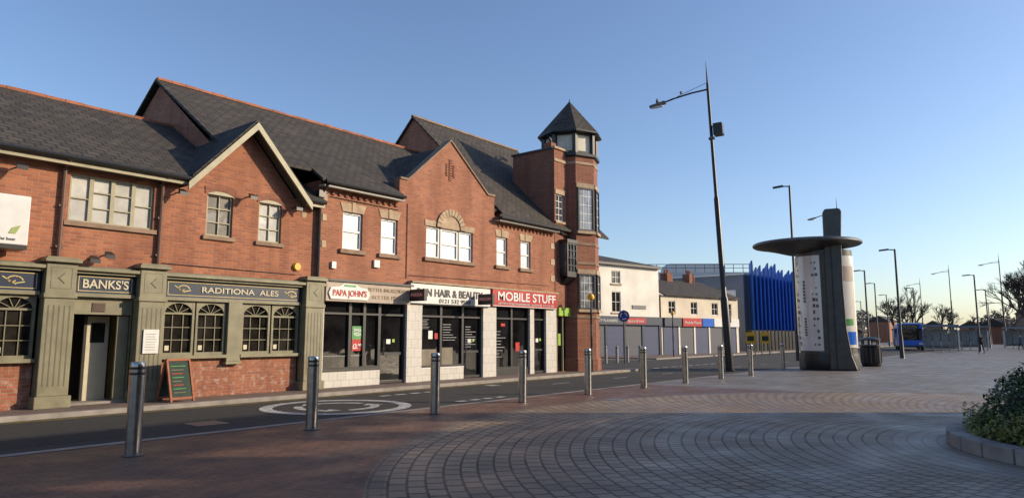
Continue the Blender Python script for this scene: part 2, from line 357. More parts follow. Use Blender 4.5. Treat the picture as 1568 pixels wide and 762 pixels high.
def pilaster(a,bb,z0=.1,top=3.28,d=.3):
    g.box('pilasters',SAGE,a,bb,F-d,F+.03,z0+.25,top-.12)
    g.box('pilasters',SAGE,a-.05,bb+.05,F-d-.06,F+.03,z0,z0+.25)
    g.box('pilasters',SAGE,a-.06,bb+.06,F-d-.1,F+.03,top-.12,top-.04); g.box('pilasters',SAGE,a-.02,bb+.02,F-d-.05,F+.03,top-.04,top)
    g.box('pilasters',SAGE,a-.03,bb+.03,F-d-.04,F+.03,2.4,2.5)
    m_=(a+bb)/2; w=bb-a
    for k in range(5):
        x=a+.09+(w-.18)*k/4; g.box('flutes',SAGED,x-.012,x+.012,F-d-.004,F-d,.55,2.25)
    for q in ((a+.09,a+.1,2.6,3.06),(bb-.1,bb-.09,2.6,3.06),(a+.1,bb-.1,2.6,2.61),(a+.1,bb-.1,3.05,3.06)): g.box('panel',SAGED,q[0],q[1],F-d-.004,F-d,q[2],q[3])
    g.prism('panel_chevron',SAGED,[(m_+.06,F-d,2.95),(m_-.07,F-d,2.83),(m_+.06,F-d,2.71),(m_+.06,F-d,2.74),(m_-.035,F-d,2.83),(m_+.06,F-d,2.92)],(0,-.01,0))
pilaster(5.02,5.60); pilaster(6.92,7.52); pilaster(11.4,12.0)
g.box('pilasters',SAGE,9.2,9.58,F-.14,F+.02,.95,2.46)
g.box('pilasters',SAGE,9.17,9.61,F-.18,F+.02,.88,.95)
def archwin(a,bb,z0,z1):
    m_=(a+bb)/2; rr_=(bb-a)/2-.05; zc=z1-.06-rr_*.75
    g.face('bar_glass',GLP,[(a,F+.02,z0),(bb,F+.02,z0),(bb,F+.02,z1),(a,F+.02,z1)])
    g.box('bar_frames',SAGE,a,a+.055,F-.05,F+.05,z0,z1); g.box('bar_frames',SAGE,bb-.055,bb,F-.05,F+.05,z0,z1)
    g.box('bar_frames',SAGE,a+.055,bb-.055,F-.05,F+.05,z0,z0+.07)
    g.box('bar_frames',SAGE,a+.055,bb-.055,F-.04,F+.04,zc-.022,zc+.022)
    for k in (1,2):
        x=a+(bb-a)*k/3; g.box('bar_frames',SAGE,x-.009,x+.009,F-.01,F+.03,z0+.07,zc-.022)
    for k in (1,2):
        z=z0+.07+(zc-z0-.1)*k/3; g.box('bar_frames',SAGE,a+.055,bb-.055,F-.006,F+.03,z-.009,z+.009)
    n=12
    for k in range(n):
        t0=math.pi*k/n; t1=math.pi*(k+1)/n
        p0=(m_+rr_*math.cos(t0),zc+rr_*.75*math.sin(t0)); p1=(m_+rr_*math.cos(t1),zc+rr_*.75*math.sin(t1))
        g.prism('bar_frames',SAGE,[(p0[0],F-.045,p0[1]),(p1[0],F-.045,p1[1]),(p1[0],F-.045,z1),(p0[0],F-.045,z1)],(0,.06,0))
    for t in (36,72,108,144):
        t=R(t); g.beam('bar_frames',SAGE,(m_,F-.0,zc),(m_+rr_*math.cos(t),F-.0,zc+rr_*.75*math.sin(t)),.03,.014)
    g.box('window_stickers',CREAM,a+.12,a+.22,F+.012,F+.018,z0+.12,z0+.24)
for a,bb in ((7.58,8.36),(8.40,9.18),(9.62,10.45),(10.5,11.34),(4.2,4.96),(3.4,4.16),(2.6,3.36)):
    archwin(a,bb,1.13,2.46)
for a,bb in ((7.56,9.2),(9.58,11.36),(2.5,5.0)):
    g.box('bar_sill',SAGE,a,bb,F-.16,F+.02,1.05,1.13)
g.box('bar_back',SAGED,U0,2.5,F-.02,F+.02,1.05,2.46)
for p,q in ((5.6,5.62),(6.88,6.9)): g.box('porch',SAGE,p,q,F,F+1.1,.1,2.46)
g.box('porch',SAGE,5.62,6.88,F,F+.08,2.08,2.46); g.box('porch_vent',BROWN,6.05,6.32,F-.02,F,2.14,2.34)
for k in range(4): g.box('porch_vent_slots',BLACK,6.07,6.3,F-.03,F-.02,2.16+k*.045,2.175+k*.045)
g.box('porch_back',BLACK,5.62,6.88,F+1.1,F+1.14,.1,2.46); g.box('porch_floor',CONC,5.6,6.9,F,F+1.1,.1,.15)
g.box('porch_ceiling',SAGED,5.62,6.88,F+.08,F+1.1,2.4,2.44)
g.box('door',CREAM,6.15,6.62,F+.5,F+.55,.15,2.05); g.box('door_panes',GLP,6.24,6.53,F+.485,F+.5,1.45,1.9); g.box('door_post',BLACK,6.09,6.15,F+.48,F+.56,.15,2.08)
g.box('door_side',SAGE,6.62,6.86,F+.05,F+.12,.15,2.05); g.box('door_side',SAGE,5.63,5.72,F+.05,F+.12,.15,2.05)
g.text('lettering',"BANKS'S",CREAM,6.26,F-.112,2.66,.27,.95,bold=.004)
g.text('lettering',"RADITIONA  ALES",CREAM,9.55,F-.112,2.68,.2,2.15,bold=.003)
for cx_ in (4.5,8.0,11.02):
    for k in range(14):
        t0=k*.45; r0_=.13*(1-k/16)
        g.beam('scroll_ornament',GOLD,(cx_+r0_*math.cos(t0)*1.3,F-.108,2.75+r0_*math.sin(t0)*.8),(cx_+r0_*.95*math.cos(t0+.5)*1.3,F-.108,2.75+r0_*.95*math.sin(t0+.5)*.8),.006,.025)
    g.beam('scroll_ornament',GOLD,(cx_-.2,F-.108,2.82),(cx_+.05,F-.108,2.66),.006,.022); g.beam('scroll_ornament',GOLD,(cx_+.02,F-.108,2.68),(cx_+.2,F-.108,2.72),.006,.022)
g.box('menu_board',WHITE,7.05,7.4,F-.34,F-.31,1.2,1.75)
for k in range(7): g.box('menu_lines',GREY,7.1,7.3+.05*random.random(),F-.345,F-.34,1.28+k*.06,1.288+k*.06)
for x,mt,z0_ in ((5.28,BROWN,3.15),(7.38,BROWN,3.15)):
    g.tube('downpipe_'+mt.name,mt,(x,F-.07,z0_),(x,F-.07,5.3),.045); g.tube('downpipe_'+mt.name,mt,(x,F-.07,5.3),(x,16.64,5.42),.045)
    for z in (3.5,4.4,5.2): g.box('pipe_brackets',mt,x-.07,x+.07,F-.09,F,z,z+.05)
def flood(gr,x,z):
    gr.tube('floodlights',BLACK,(x,F,z),(x,F-.3,z-.02),.018); gr.prism('floodlights',BLACK,[(x-.1,F-.42,z-.02),(x+.1,F-.42,z-.02),(x+.07,F-.25,z+.07),(x-.07,F-.25,z+.07)],(0,0,-.09))
for x,z in ((4.4,5.12),(7.75,5.12),(9.6,5.3),(6.2,3.42),(11.0,5.2),(5.9,3.3)): flood(g,x,z)
g.tube('alarm_box',YEL,(11.23,F,3.55),(11.23,F-.09,3.55),.12,.1,n=16); g.box('air_brick',STONE,11.35,11.5,F-.01,F,5.0,5.15)
g.tube('cable',BLACK,(7.5,F-.02,3.35),(11.2,F-.02,3.32),.01,n=5); g.tube('cable',BLACK,(11.75,F-.02,3.3),(11.75,F-.02,5.3),.012,n=5)
g.box('box_sign',WHITE,3.2,4.5,16.2,16.86,3.4,4.4); g.box('box_sign_base',DKFRAME,3.2,4.5,16.22,16.84,3.32,3.4); g.box('box_sign_base',DKFRAME,3.6,4.1,16.86,F,3.7,4.1)
g.prism('sign_leaf',simple('leaf_print',(.32,.40,.12),.5),[(4.16,16.19,3.62),(4.28,16.19,3.62),(4.36,16.19,3.8),(4.22,16.19,3.74)],(0,-.004,0))
g.text('sign_text','only the best',GREY,4.05,16.195,3.48,.09)
g.finish({'pilasters':.012,'cornice':.012,'box_sign':.02})
# ------------------------------------------------------------------ SHOPS
g=G('shop_building',(17,17,0))
W=[(12.8,13.55,4.22,5.38),(14.3,15.0,4.22,5.38),(16.3,18.68,4.28,5.38),(20.05,20.7,4.3,5.42),(21.55,22.2,4.3,5.42)]
S0,S1=11.95,23.9
g.wall('walls',BRK_S,S0,S1,3.2,6.2,F,W)
gab=[(15.05,6.2),(19.9,6.2),(19.9,6.95),(19.5,6.95),(17.45,8.6),(15.4,6.8),(15.05,6.8)]
g.face('walls',BRK_S,[(x,F,z) for x,z in gab]); g.face('gable_back',BRK_S,[(x,F+.25,z) for x,z in gab])
for a,bb in zip(gab,gab[1:]+gab[:1]):
    if a[1]==6.2 and bb[1]==6.2: continue
    if a[0]==bb[0]: g.box('gable_back',BRK_S,a[0]-.005,a[0]+.005,F+.003,F+.25,min(a[1],bb[1]),max(a[1],bb[1]))
    else: g.prism('coping',SILL,[(a[0],F-.05,a[1]),(bb[0],F-.05,bb[1]),(bb[0],F-.05,bb[1]+.07),(a[0],F-.05,a[1]+.07)],(0,.35,0))
for z in [7.15+.09*k for k in range(9)]: g.box('gable_ornament',BRK_T,17.37,17.53,F-.03,F,z,z+.06)
for k in (-1,1): g.box('gable_ornament',BRK_T,17.45+k*.18-.05,17.45+k*.18+.05,F-.03,F,7.3,7.75)
g.face('walls',BRK_S,[(9.3,17.5,5),(9.3,27,5),(9.3,27,6.2),(9.3,22,9.5),(9.3,17.5,6.3)])
g.face('walls',BRK_S,[(S0,F,3.1),(S0,18,3.1),(S0,18,6.2),(S0,F,6.2)])
g.face('walls',BRK_S,[(9.3,27,0),(28,27,0),(28,27,6.2),(9.3,27,6.2)])
g.prism('roof',SLX,[(S0-.1,16.75,6.12),(15.05,16.75,6.12),(15.05,22,9.62),(S0-.1,22,9.62)],(0,0,.09))
g.prism('roof',SLX,[(9.15,17.3,6.48),(S0-.1,17.3,6.48),(S0-.1,22,9.62),(9.15,22,9.62)],(0,0,.09))
g.prism('roof',SLX,[(15.05,17.26,6.45),(20.6,17.26,6.45),(20.6,22,9.62),(15.05,22,9.62)],(0,0,.09))
g.prism('roof',SLX,[(9.15,27.3,6.1),(20.6,27.3,6.1),(20.6,22,9.62),(9.15,22,9.62)],(0,0,.09))
x=9.2
while x<20.4: dzz=random.uniform(-.015,.015); g.box('ridge_tiles',TERR,x,x+.44,21.92,22.08,9.68,9.76+dzz); x+=.45
g.prism('gable_roof',SLY,[(17.45,17.27,8.4),(17.45,20.6,8.4),(15.2,17.27,6.45)],(0,0,.06))
g.prism('gable_roof',SLY,[(17.45,17.27,8.4),(17.45,20.6,8.4),(19.75,17.27,6.45)],(0,0,.06))
g.face('walls',BRK_T,[(20.5,17.1,6.3),(20.5,22.3,11.3),(20.5,27.5,6.3)])
g.prism('tall_roof',SLX,[(20.4,22.3,11.32),(28,22.3,11.32),(28,16.75,6.12),(19.95,16.75,6.12),(20.4,17.,6.3)],(0,0,.09))
g.prism('tall_roof',SLX,[(20.4,22.3,11.32),(28,22.3,11.32),(28,27.8,6.1),(20.4,27.8,6.1)],(0,0,.09))
g.face('walls',BRK_T,[(28,17.6,0),(28,27,0),(28,27,6.3),(28,22.3,11.3),(28,17.6,6.9)])
g.box('ridge_cap',SILL,20.4,28,22.22,22.38,11.38,11.46)
for a,bb in ((11.9,15.03),(19.92,S1)):
    g.box('eaves_fascia',BLACK,a,bb,16.72,16.76,5.98,6.14); g.box('eaves_soffit',CREAM,a,bb,16.76,F,6.0,6.04)
    g.tube('gutter',LAMPBLK,(a,16.66,6.12),(bb,16.66,6.12),.06)
    x=a+.2
    while x<bb-.1: g.box('dentils',BRK_T,x,x+.1,F-.05,F,5.82,5.92); x+=.25
for i,(a,bb,c,d) in enumerate(W):
    if i==2:
        w=(bb-a)/4
        g.window(a,a+w*1.15,c,d,F+.06,WHITE,GLW,1,2,.06,.06); g.window(a+w*1.25,bb-w*1.25,c,d,F+.06,WHITE,GLW,1,2,.07,.06); g.window(bb-w*1.15,bb,c,d,F+.06,WHITE,GLW,1,2,.06,.06)
        g.box('mullions',DKFRAME,a+w*1.15,a+w*1.25,F+.05,F+.1,c,d); g.box('mullions',DKFRAME,bb-w*1.25,bb-w*1.15,F+.05,F+.1,c,d)
        m_=(a+bb)/2; rr0,rr1=.48,.72
        for k in range(12):
            t0=math.pi*k/12; t1=math.pi*(k+1)/12
            g.prism('fan_arch',STONE,[(m_,F-.03,d),(m_+rr0*math.cos(t0),F-.03,d+rr0*math.sin(t0)),(m_+rr0*math.cos(t1),F-.03,d+rr0*math.sin(t1))],(0,.028,0))
            e0,e1=t0+.02,t1-.02
            g.prism('fan_arch_ring',STONE,[(m_+rr0*math.cos(e0),F-.07,d+rr0*math.sin(e0)),(m_+rr1*math.cos(e0),F-.07,d+rr1*math.sin(e0)),(m_+rr1*math.cos(e1),F-.07,d+rr1*math.sin(e1)),(m_+rr0*math.cos(e1),F-.07,d+rr0*math.sin(e1))],(0,.068,0))
        g.box('lintels',STONE,a-.08,m_-.74,F-.02,F,d,d+.2); g.box('lintels',STONE,m_+.74,bb+.08,F-.02,F,d,d+.2)
    else:
        g.window(a,bb,c,d,F+.06,WHITE,GLW,1,2,.06,.06)
        g.prism('lintels',STONE,[(a-.03,F-.02,d),(bb+.03,F-.02,d),(bb+.12,F-.02,d+.27),(a-.12,F-.02,d+.27)],(0,.018,0))
        g.box('keystones',STONE,(a+bb)/2-.06,(a+bb)/2+.06,F-.04,F-.02,d,d+.31)
    g.box('sills',SILL,a-.12,bb+.12,F-.09,F+.06,c-.13,c)
g.box('quoin',STONE,12.05,12.2,F-.02,F,5.6,5.85); g.box('quoin',STONE,12.05,12.2,F-.02,F,5.0,5.2); g.box('quoin',STONE,12.05,12.2,F-.02,F,4.2,4.4)
for z in (3.9,4.6,5.3): g.box('quoin',STONE,23.6,23.88,F-.02,F,z,z+.25)
g.tube('downpipe',BLACK,(11.9,F-.08,3.2),(11.9,F-.08,5.7),.05); g.tube('downpipe',BLACK,(11.9,F-.08,5.7),(12.0,16.7,6.05),.05); g.box('hopper',BLACK,11.78,12.02,F-.2,F-.02,5.65,5.85)
g.tube('cable',BLACK,(12.3,F-.02,5.75),(15,F-.02,5.72),.012,n=5); g.tube('cable',BLACK,(15.4,F-.02,3.5),(15.4,F-.02,6.),.012,n=5); g.tube('cable',BLACK,(15.5,F-.02,3.6),(23.4,F-.02,3.7),.01,n=5)
g.box('alarm',WHITE,14.0,14.22,F-.08,F,3.75,3.98); g.box('alarm',WHITE,12.4,12.55,F-.08,F,3.6,3.8)
g.box('shop_cornice',DKFRAME,S0+.2,15.5,F-.3,F,3.2,3.26); g.box('shop_cornice_stone',STONE,15.5,S1,F-.22,F,3.36,3.42)
g.box('fascia_beige',BEIGE,12.1,15.4,F-.24,F+.1,2.62,3.2)
g.box('fascia_white',WHITE,15.5,19.5,F-.16,F+.1,2.66,3.34)
g.box('fascia_red',RED,19.6,23.75,F-.2,F+.1,2.72,3.36)
g.box('fascia_trim',WHITE,19.6,23.75,F-.21,F-.2,2.72,2.745); g.box('fascia_trim_dark',DKFRAME,15.5,19.5,F-.17,F-.16,2.66,2.69)
g.text('lettering','MOBILE STUFF',WHITE,21.75,F-.212,2.95,.47,3.75,bold=.008)
g.text('lettering','LAPTOPS & MOBILE PHONE REPAIRS, UNLOCKING   0121 572 1000',WHITE,21.7,F-.212,2.79,.11,3.6)
g.text('lettering','RAN HAIR & BEAUTY',BLACK,17.4,F-.172,2.94,.36,3.3,bold=.008)
g.text('lettering','0121 532 9558',BLACK,17.6,F-.172,2.73,.2,1.6)
g.text('lettering','BETTER INGREDIENTS.',STONE,14.5,F-.248,2.97,.16,1.7); g.text('lettering','BETTER PIZZA.',STONE,14.5,F-.248,2.74,.16,1.4)
pl_=[(12.25,2.68),(13.6,2.68),(13.68,2.85),(13.6,3.02),(13.3,3.06),(13.15,3.15),(12.7,3.15),(12.55,3.06),(12.25,3.02),(12.17,2.85)]
g.prism('pizza_plate',WHITE,[(x,F-.28,z) for x,z in pl_],(0,.038,0))
g.text('pizza_lettering',"PAPA JOHN'S",RED,12.93,F-.285,2.78,.25,1.25,bold=.006)
g.box('pizza_top',GREEN,12.72,13.14,F-.29,F-.282,3.06,3.12)
def tilepillar(a,bb,z1=2.62): g.box('tiled_pillars',WTILE,a,bb,F-.08,F+.05,.1,z1)
for a,bb in ((15.42,16.1),(19.2,19.95),(22.05,22.32),(23.15,23.88)): tilepillar(a,bb,2.7 if a>19 else 2.64)
g.box('tiled_pillars',WTILE,12.05,12.2,F-.05,F+.05,.1,2.62)
g.box('stall_riser',WTILE,12.2,14.35,F-.04,F+.05,.1,.56); g.box('stall_riser',WTILE,16.1,18.2,F-.04,F+.05,.1,.5)
g.box('stall_riser_dark',DKFRAME,19.95,22.05,F-.02,F+.05,.1,.35)
g.box('stall_sill',DKFRAME,12.2,14.35,F-.06,F+.05,.56,.6); g.box('stall_sill_white',WHITE,16.1,18.2,F-.06,F+.05,.5,.54)
for a,bb,z0_ in ((12.2,13.2,.6),(13.2,13.75,.6),(13.75,14.35,.6),(14.35,15.4,.12),(16.1,17.1,.54),(17.1,18.2,.54),(18.2,19.2,.12),(19.95,21.0,.35),(21.0,22.05,.35),(22.32,23.15,.12)):
    g.face('shop_glazing',GLD,[(a,F+.1,z0_),(bb,F+.1,z0_),(bb,F+.1,2.7),(a,F+.1,2.7)])
    for p,q,r0,r1 in ((a,a+.05,z0_,2.7),(bb-.05,bb,z0_,2.7),(a+.05,bb-.05,z0_,z0_+.08),(a+.05,bb-.05,2.24,2.3)): g.box('shop_frames',DKFRAME,p,q,F+.02,F+.1,r0,r1)
for a,bb in ((14.45,15.3),(18.3,19.1),(22.4,23.07)):
    g.box('door_rails',DKFRAME,a,bb,F+.06,F+.1,1.0,1.08); g.tube('door_handles',STEEL,(a+.1,F+.03,1.0),(a+.1,F+.03,1.5),.015)
    g.box('door_stickers',WHITE,a+.25,a+.42,F+.09,F+.096,1.35,1.5); g.box('door_stickers_lime',LIME,a+.5,a+.6,F+.09,F+.096,1.4,1.5)
for k in range(16): g.box('dots',WHITE,12.28+k*.055,12.30+k*.055,F+.09,F+.096,1.0,1.02) ; g.box('dots',WHITE,13.25+k*.03,13.265+k*.03,F+.09,F+.096,1.0,1.02)
g.box('poster_red',RED,13.32,13.72,F+.07,F+.085,1.15,1.5); g.box('poster_green',GREEN,13.32,13.72,F+.07,F+.085,1.5,1.9)
g.text('poster_text','£3.99',WHITE,13.52,F+.068,1.22,.2,.34,bold=.006); g.text('poster_text','SMALL\nPIZZA',WHITE,13.52,F+.068,1.74,.13,.3,bold=.004)
g.box('window_posters',POSTB,16.16,16.95,F+.08,F+.09,.62,1.15); g.box('window_posters',POSTB,17.2,17.75,F+.08,F+.09,.62,1.2)
g.box('window_posters_white',WHITE,16.55,16.75,F+.08,F+.09,1.5,1.78); g.box('window_posters_red',RED,16.85,17.0,F+.08,F+.09,1.5,1.7)
for k in range(7): g.box('price_list',GPOST,16.15,16.45+.15*random.random(),F+.08,F+.086,1.85+k*.05,1.862+k*.05); g.box('price_list',GPOST,17.25,17.6+.4*random.random(),F+.08,F+.086,1.45+k*.09,1.47+k*.09)
for k in range(9): g.box('price_list',GPOST,18.4,18.6+.4*random.random(),F+.08,F+.086,1.2+k*.09,1.22+k*.09); g.box('price_list',GPOST,20.1,20.3+.4*random.random(),F+.08,F+.086,.8+k*.12,.82+k*.12)
g.box('window_posters_red',RED,21.3,21.55,F+.07,F+.09,1.0,1.35); g.box('window_posters_red',RED,20.4,20.65,F+.07,F+.09,1.97,2.08)
for x in (15.3,18.65):
    g.box('hanging_signs',BLACK,x,x+.12,F-1.0,F-.3,2.72,3.1); g.box('hanging_signs_plate',RED,x-.012,x,F-.95,F-.35,2.86,2.98)
    g.text('hanging_text','PIZZA',WHITE,x-.014,F-.65,2.88,.12,.5,rot=(90,0,-90))
g.finish({'stall_riser':.005,'sills':.01})
# ------------------------------------------------------------------ TOWER BUILDING
g=G('corner_tower_building',(26,17.5,0))
T0=23.9
g.wall('walls',BRK_T,T0,25.2,0.1,9.75,F-.02,[(24.0,24.6,6.55,7.75),(24.0,24.95,.12,2.4)])
g.face('walls',BRK_T,[(T0,F-.02,5.5),(T0,19.3,5.5),(T0,19.3,9.75),(T0,F-.02,9.75)])
g.face('walls',BRK_T,[(T0,19.3,9.75),(27,19.3,9.75),(27,19.3,6),(T0,19.3,6)])
g.box('coping',STONE,T0-.06,25.2,F-.1,F+.06,9.75,9.85); g.box('coping_side',BLACK,T0-.06,T0+.1,F+.06,19.35,9.75,9.83); g.box('string_course',STONE,T0-.02,25.2,F-.06,F-.02,9.2,9.32)
g.box('chimney',BRK_T,24.0,24.35,17.2,17.6,9.85,10.1)
g.window(24.0,24.6,6.55,7.75,F+.04,WHITE,GLT,2,4,.05,.025)
g.box('sills',STONE,23.95,24.65,F-.08,F+.04,6.45,6.55); g.box('sills',STONE,23.95,24.65,F-.05,F-.02,7.75,7.95)
TX,TY,TR=25.9,17.5,1.28
g.lathe('tower_walls',BRK_T,TX,TY,[(TR,.1),(TR,9.55)],8,smooth=False)
g.lathe('tower_plinth',BRK_T,TX,TY,[(TR+.06,.1),(TR+.06,.6),(TR+.01,.66)],8,smooth=False)
for z in (9.2,5.55,2.35,4.7): g.lathe('stone_bands' if z==9.2 else 'brick_bands',STONE if z==9.2 else SILL,TX,TY,[(TR+.012,z),(TR+.04,z+.02),(TR+.04,z+.11),(TR+.012,z+.13)],8,smooth=False)
g.lathe('lantern_base',BLACK,TX,TY,[(TR+.02,9.55),(TR+.12,9.6),(TR+.12,9.72),(TR,9.76)],8,smooth=False)
g.lathe('lantern_panels',simple('lantern_white',(.72,.66,.54),.6),TX,TY,[(TR-.1,9.7),(TR-.1,10.7)],8,smooth=False)
for k in range(8):
    a=R(45*k); a2=R(45*(k+1))
    g.box('lantern_posts',BLACK,TX+TR*.95*math.cos(a)-.09,TX+TR*.95*math.cos(a)+.09,TY+TR*.95*math.sin(a)-.09,TY+TR*.95*math.sin(a)+.09,9.72,10.72)
    for z,h_ in ((9.8,.1),(10.66,.12)): g.beam('lantern_rails',BLACK,(TX+TR*.95*math.cos(a),TY+TR*.95*math.sin(a),z),(TX+TR*.95*math.cos(a2),TY+TR*.95*math.sin(a2),z),.07,h_)
g.lathe('tower_roof',SLX,TX,TY,[(TR+.2,10.72),(TR+.22,10.78),(.03,12.5)],8,smooth=False)
g.lathe('roof_edge',BLACK,TX,TY,[(TR+.14,10.66),(TR+.24,10.7),(TR+.24,10.77)],8,smooth=False)
g.tube('finial',BLACK,(TX,TY,12.45),(TX,TY,12.65),.04,.01)
def facetwin(ang,z0,z1,w,cols,rows,fr=BLACK,gl=GLT,out=.04):
    a=R(ang); n=Vector((math.cos(a),math.sin(a),0)); t=Vector((-math.sin(a),math.cos(a),0)); c=Vector((TX,TY,0))+n*(TR*math.cos(R(22.5))+out)
    def q(s0,s1,z0_,z1_,mt,part,d):
        p=[c+t*s0+Vector((0,0,z0_)),c+t*s1+Vector((0,0,z0_)),c+t*s1+Vector((0,0,z1_)),c+t*s0+Vector((0,0,z1_))]
        g.prism(part,mt,[x-n*.1 for x in p],n*(d+.1))
    q(-w/2,w/2,z0,z1,gl,'facet_glass',0)
    for s0,s1,a0,a1 in ((-w/2,-w/2+.07,z0,z1),(w/2-.07,w/2,z0,z1),(-w/2+.07,w/2-.07,z0,z0+.07),(-w/2+.07,w/2-.07,z1-.07,z1)): q(s0,s1,a0,a1,fr,'facet_frames',.05)
    for i in range(1,cols): s0=-w/2+w*i/cols; q(s0-.014,s0+.014,z0+.07,z1-.07,WHITE,'facet_bars',.012)
    for i in range(1,rows): z=z0+(z1-z0)*i/rows; q(-w/2+.07,w/2-.07,z-.014,z+.014,WHITE,'facet_bars',.009)
    q(-w/2-.05,w/2+.05,z0-.12,z0-.001,STONE,'facet_sills',.09); q(-w/2-.05,w/2+.05,z1+.001,z1+.2,STONE,'facet_sills',.02)
GLR=glassmat('tower_bay_glass',(.30,.32,.33),0,.05,.6,2.5)
facetwin(247.5,6.2,8.15,.86,3,5,gl=GLR); facetwin(247.5,2.75,4.3,.86,3,4,gl=GLR); facetwin(292.5,6.2,8.15,.8,3,5,gl=GLR); facetwin(292.5,2.75,4.3,.8,3,4,gl=GLR)
g.box('oriel',BLACK,24.25,25.0,F-.42,F-.02,4.15,4.3); g.box('oriel',BLACK,24.22,25.03,F-.46,F-.02,5.6,5.75); g.prism('oriel',BLACK,[(24.25,F-.42,4.15),(25,F-.42,4.15),(24.9,F-.02,3.8),(24.35,F-.02,3.8)],(0,.0,-.02))
g.window(24.25,25.0,4.3,5.6,F-.42,BLACK,GLT,3,4,.06,.03,pre='oriel'); g.box('oriel_side',GLT,24.27,24.98,F-.36,F-.02,4.3,5.6)
g.tube('downpipe',BLACK,(25.12,F-.12,.1),(25.12,F-.12,9.4),.055); g.box('hopper',BLACK,25.0,25.24,F-.25,F-.03,9.3,9.55); g.tube('downpipe',BLACK,(24.0,F-.1,6.1),(25.1,F-.12,5.9),.04)
g.box('green_sign',LIME,24.0,24.95,F-.15,F-.03,2.45,2.8); g.face('door_glass',GLD,[(24.0,F+.1,.1),(24.95,F+.1,.1),(24.95,F+.1,2.4),(24.0,F+.1,2.4)])
g.box('door_frames',SAGE,24.0,24.06,F,F+.1,.1,2.4); g.box('door_frames',SAGE,24.45,24.5,F,F+.1,.1,2.4); g.box('window_notes',LIME,24.1,24.4,F+.07,F+.09,1.2,1.7)
g.box('rear_body',BRK_T,25.2,27.4,17.6,24,.1,9.2)
g.finish()
# A-board
g=G('a_board_sign',(7.72,16.35,.1),R(8),world=False)
for sgn in (-1,1):
    y0,y1=(-.28,-.02) if sgn<0 else (.28,.02)
    for x in (-.28,.28): g.beam('frame',TERR,(x,y0,0),(x,y1,.95),.04,.05,up=(0,1,0))
    g.beam('frame',TERR,(-.28,y1,.95),(.28,y1,.95),.04,.05); g.beam('frame',TERR,(-.28,y0*.9,.08),(.28,y0*.9,.08),.04,.05)
    g.prism('chalkboard',simple('chalkboard',(.03,.05,.04),.9),[(-.26,y0*.93,.1),(.26,y0*.93,.1),(.26,y1,.93),(-.26,y1,.93)],(0,.012,0))
for k in range(8):
    z=.2+k*.085; y=-.262+.252*(z-.1)/.83-.012
    g.box('chalk_lines_%d'%(k%3),[POSTB,GREEN,RED][k%3],-.2,.02+.16*random.random(),y-.004,y+.01,z,z+.016)
g.finish()
# ------------------------------------------------------------------ FAR BUILDINGS
g=G('white_shop_building',(44.6,27.3,0),R(-12),world=False)
g.wall('walls',RWHITE,-8,6.6,.1,7.0,0,[(1.0,2.0,3.4,5.0),(1.0,2.0,5.6,6.6),(-2.2,-1.2,3.5,5.0)]); g.box('body',RWHITE,-8,6.6,.16,9,.1,6.98)
for a,c,d in ((1.0,3.4,5.0),(1.0,5.6,6.6),(-2.2,3.5,5.0)): g.window(a,a+1,c,d,.05,WHITE,GLP,2,2); g.box('sills',STONE,a-.1,a+1.1,-.08,.0,c-.12,c)
g.box('cornice',BLACK,-8.1,6.7,-.3,9.2,7.0,7.18)
g.mesh('roof',SLX,[(-8.2,-.3,7.18),(6.8,-.3,7.18),(6.8,9.3,7.18),(-8.2,9.3,7.18),(-4,4.5,8.5),(2.6,4.5,8.5)],[(0,1,5,4),(1,2,5),(2,3,4,5),(3,0,4)])
g.box('fascia',NAVY,-4,6.6,-.25,0,2.45,3.1); g.box('fascia_red',RED,2.3,4.6,-.27,-.25,2.55,3.0)
g.text('sign_text','Sports & Hair',WHITE,3.4,-.28,2.66,.3,1.9); g.text('sign_text','PARTY PLANNERS',WHITE,0.,-.26,2.66,.28,2.6)
for k in range(5): g.box('shutters_'+('a' if k%2==0 else 'b'),SHUT if k%2==0 else SHUTG,-3.9+k*2.1,-2.0+k*2.1,-.06,0,.1,2.45); g.box('piers',NAVY,-2.0+k*2.1,-1.8+k*2.1,-.12,0,.1,2.45)
g.box('plaque',GREY,3.3,4.9,-.05,0,3.7,4.0); g.finish()
g=G('cream_shop_terrace',(51.3,25.9,0),R(-12),world=False)
g.wall('walls',CRM,0,11,.1,4.9,0,[(1,1.9,3.4,4.5),(4,4.9,3.4,4.5),(7,7.9,3.4,4.5),(9.2,10,3.4,4.5)]); g.box('body',CRM,0,11,.16,8,.1,4.88)
for a,w_ in ((1,.9),(4,.9),(7,.9),(9.2,.8)): g.window(a,a+w_,3.4,4.5,.05,WHITE,GLP,2,2)
g.prism('roof',SLX,[(0.26,-.25,4.9),(11.1,-.25,4.9),(11.1,4,6.6),(0.26,4,6.6)],(0,0,.1)); g.prism('roof',SLX,[(0.26,8.2,4.9),(11.1,8.2,4.9),(11.1,4,6.6),(0.26,4,6.6)],(0,0,.1))
g.prism('gable_wall',RWHITE,[(-.02,-.2,4.9),(-.02,8.2,4.9),(-.02,4,6.95)],(.25,0,0)); g.prism('gable_end',CRM,[(11,0.2,.1),(11,8,.1),(11,8,4.9),(11,4,6.6),(11,0.2,4.9)],(.1,0,0))
for x,hh in ((2.,7.6),(5.5,7.3),(8.8,7.4)): g.box('chimneys',BRK_T,x,x+.8,3.6,4.4,6.2,hh); g.tube('chimney_pots',TERR,(x+.2,4,hh),(x+.2,4,hh+.35),.11); g.tube('chimney_pots',TERR,(x+.6,4,hh),(x+.6,4,hh+.35),.11)
for a,bb,mt in ((.2,2.4,NAVY),(2.6,5.2,RED),(5.3,6.9,BUSBL),(7,10.8,WHITE)): g.box('fascia_'+mt.name,mt,a,bb,-.22,0,2.4,3.1)
g.text('sign_text','Mobile Point',WHITE,3.9,-.235,2.62,.32,2.2)
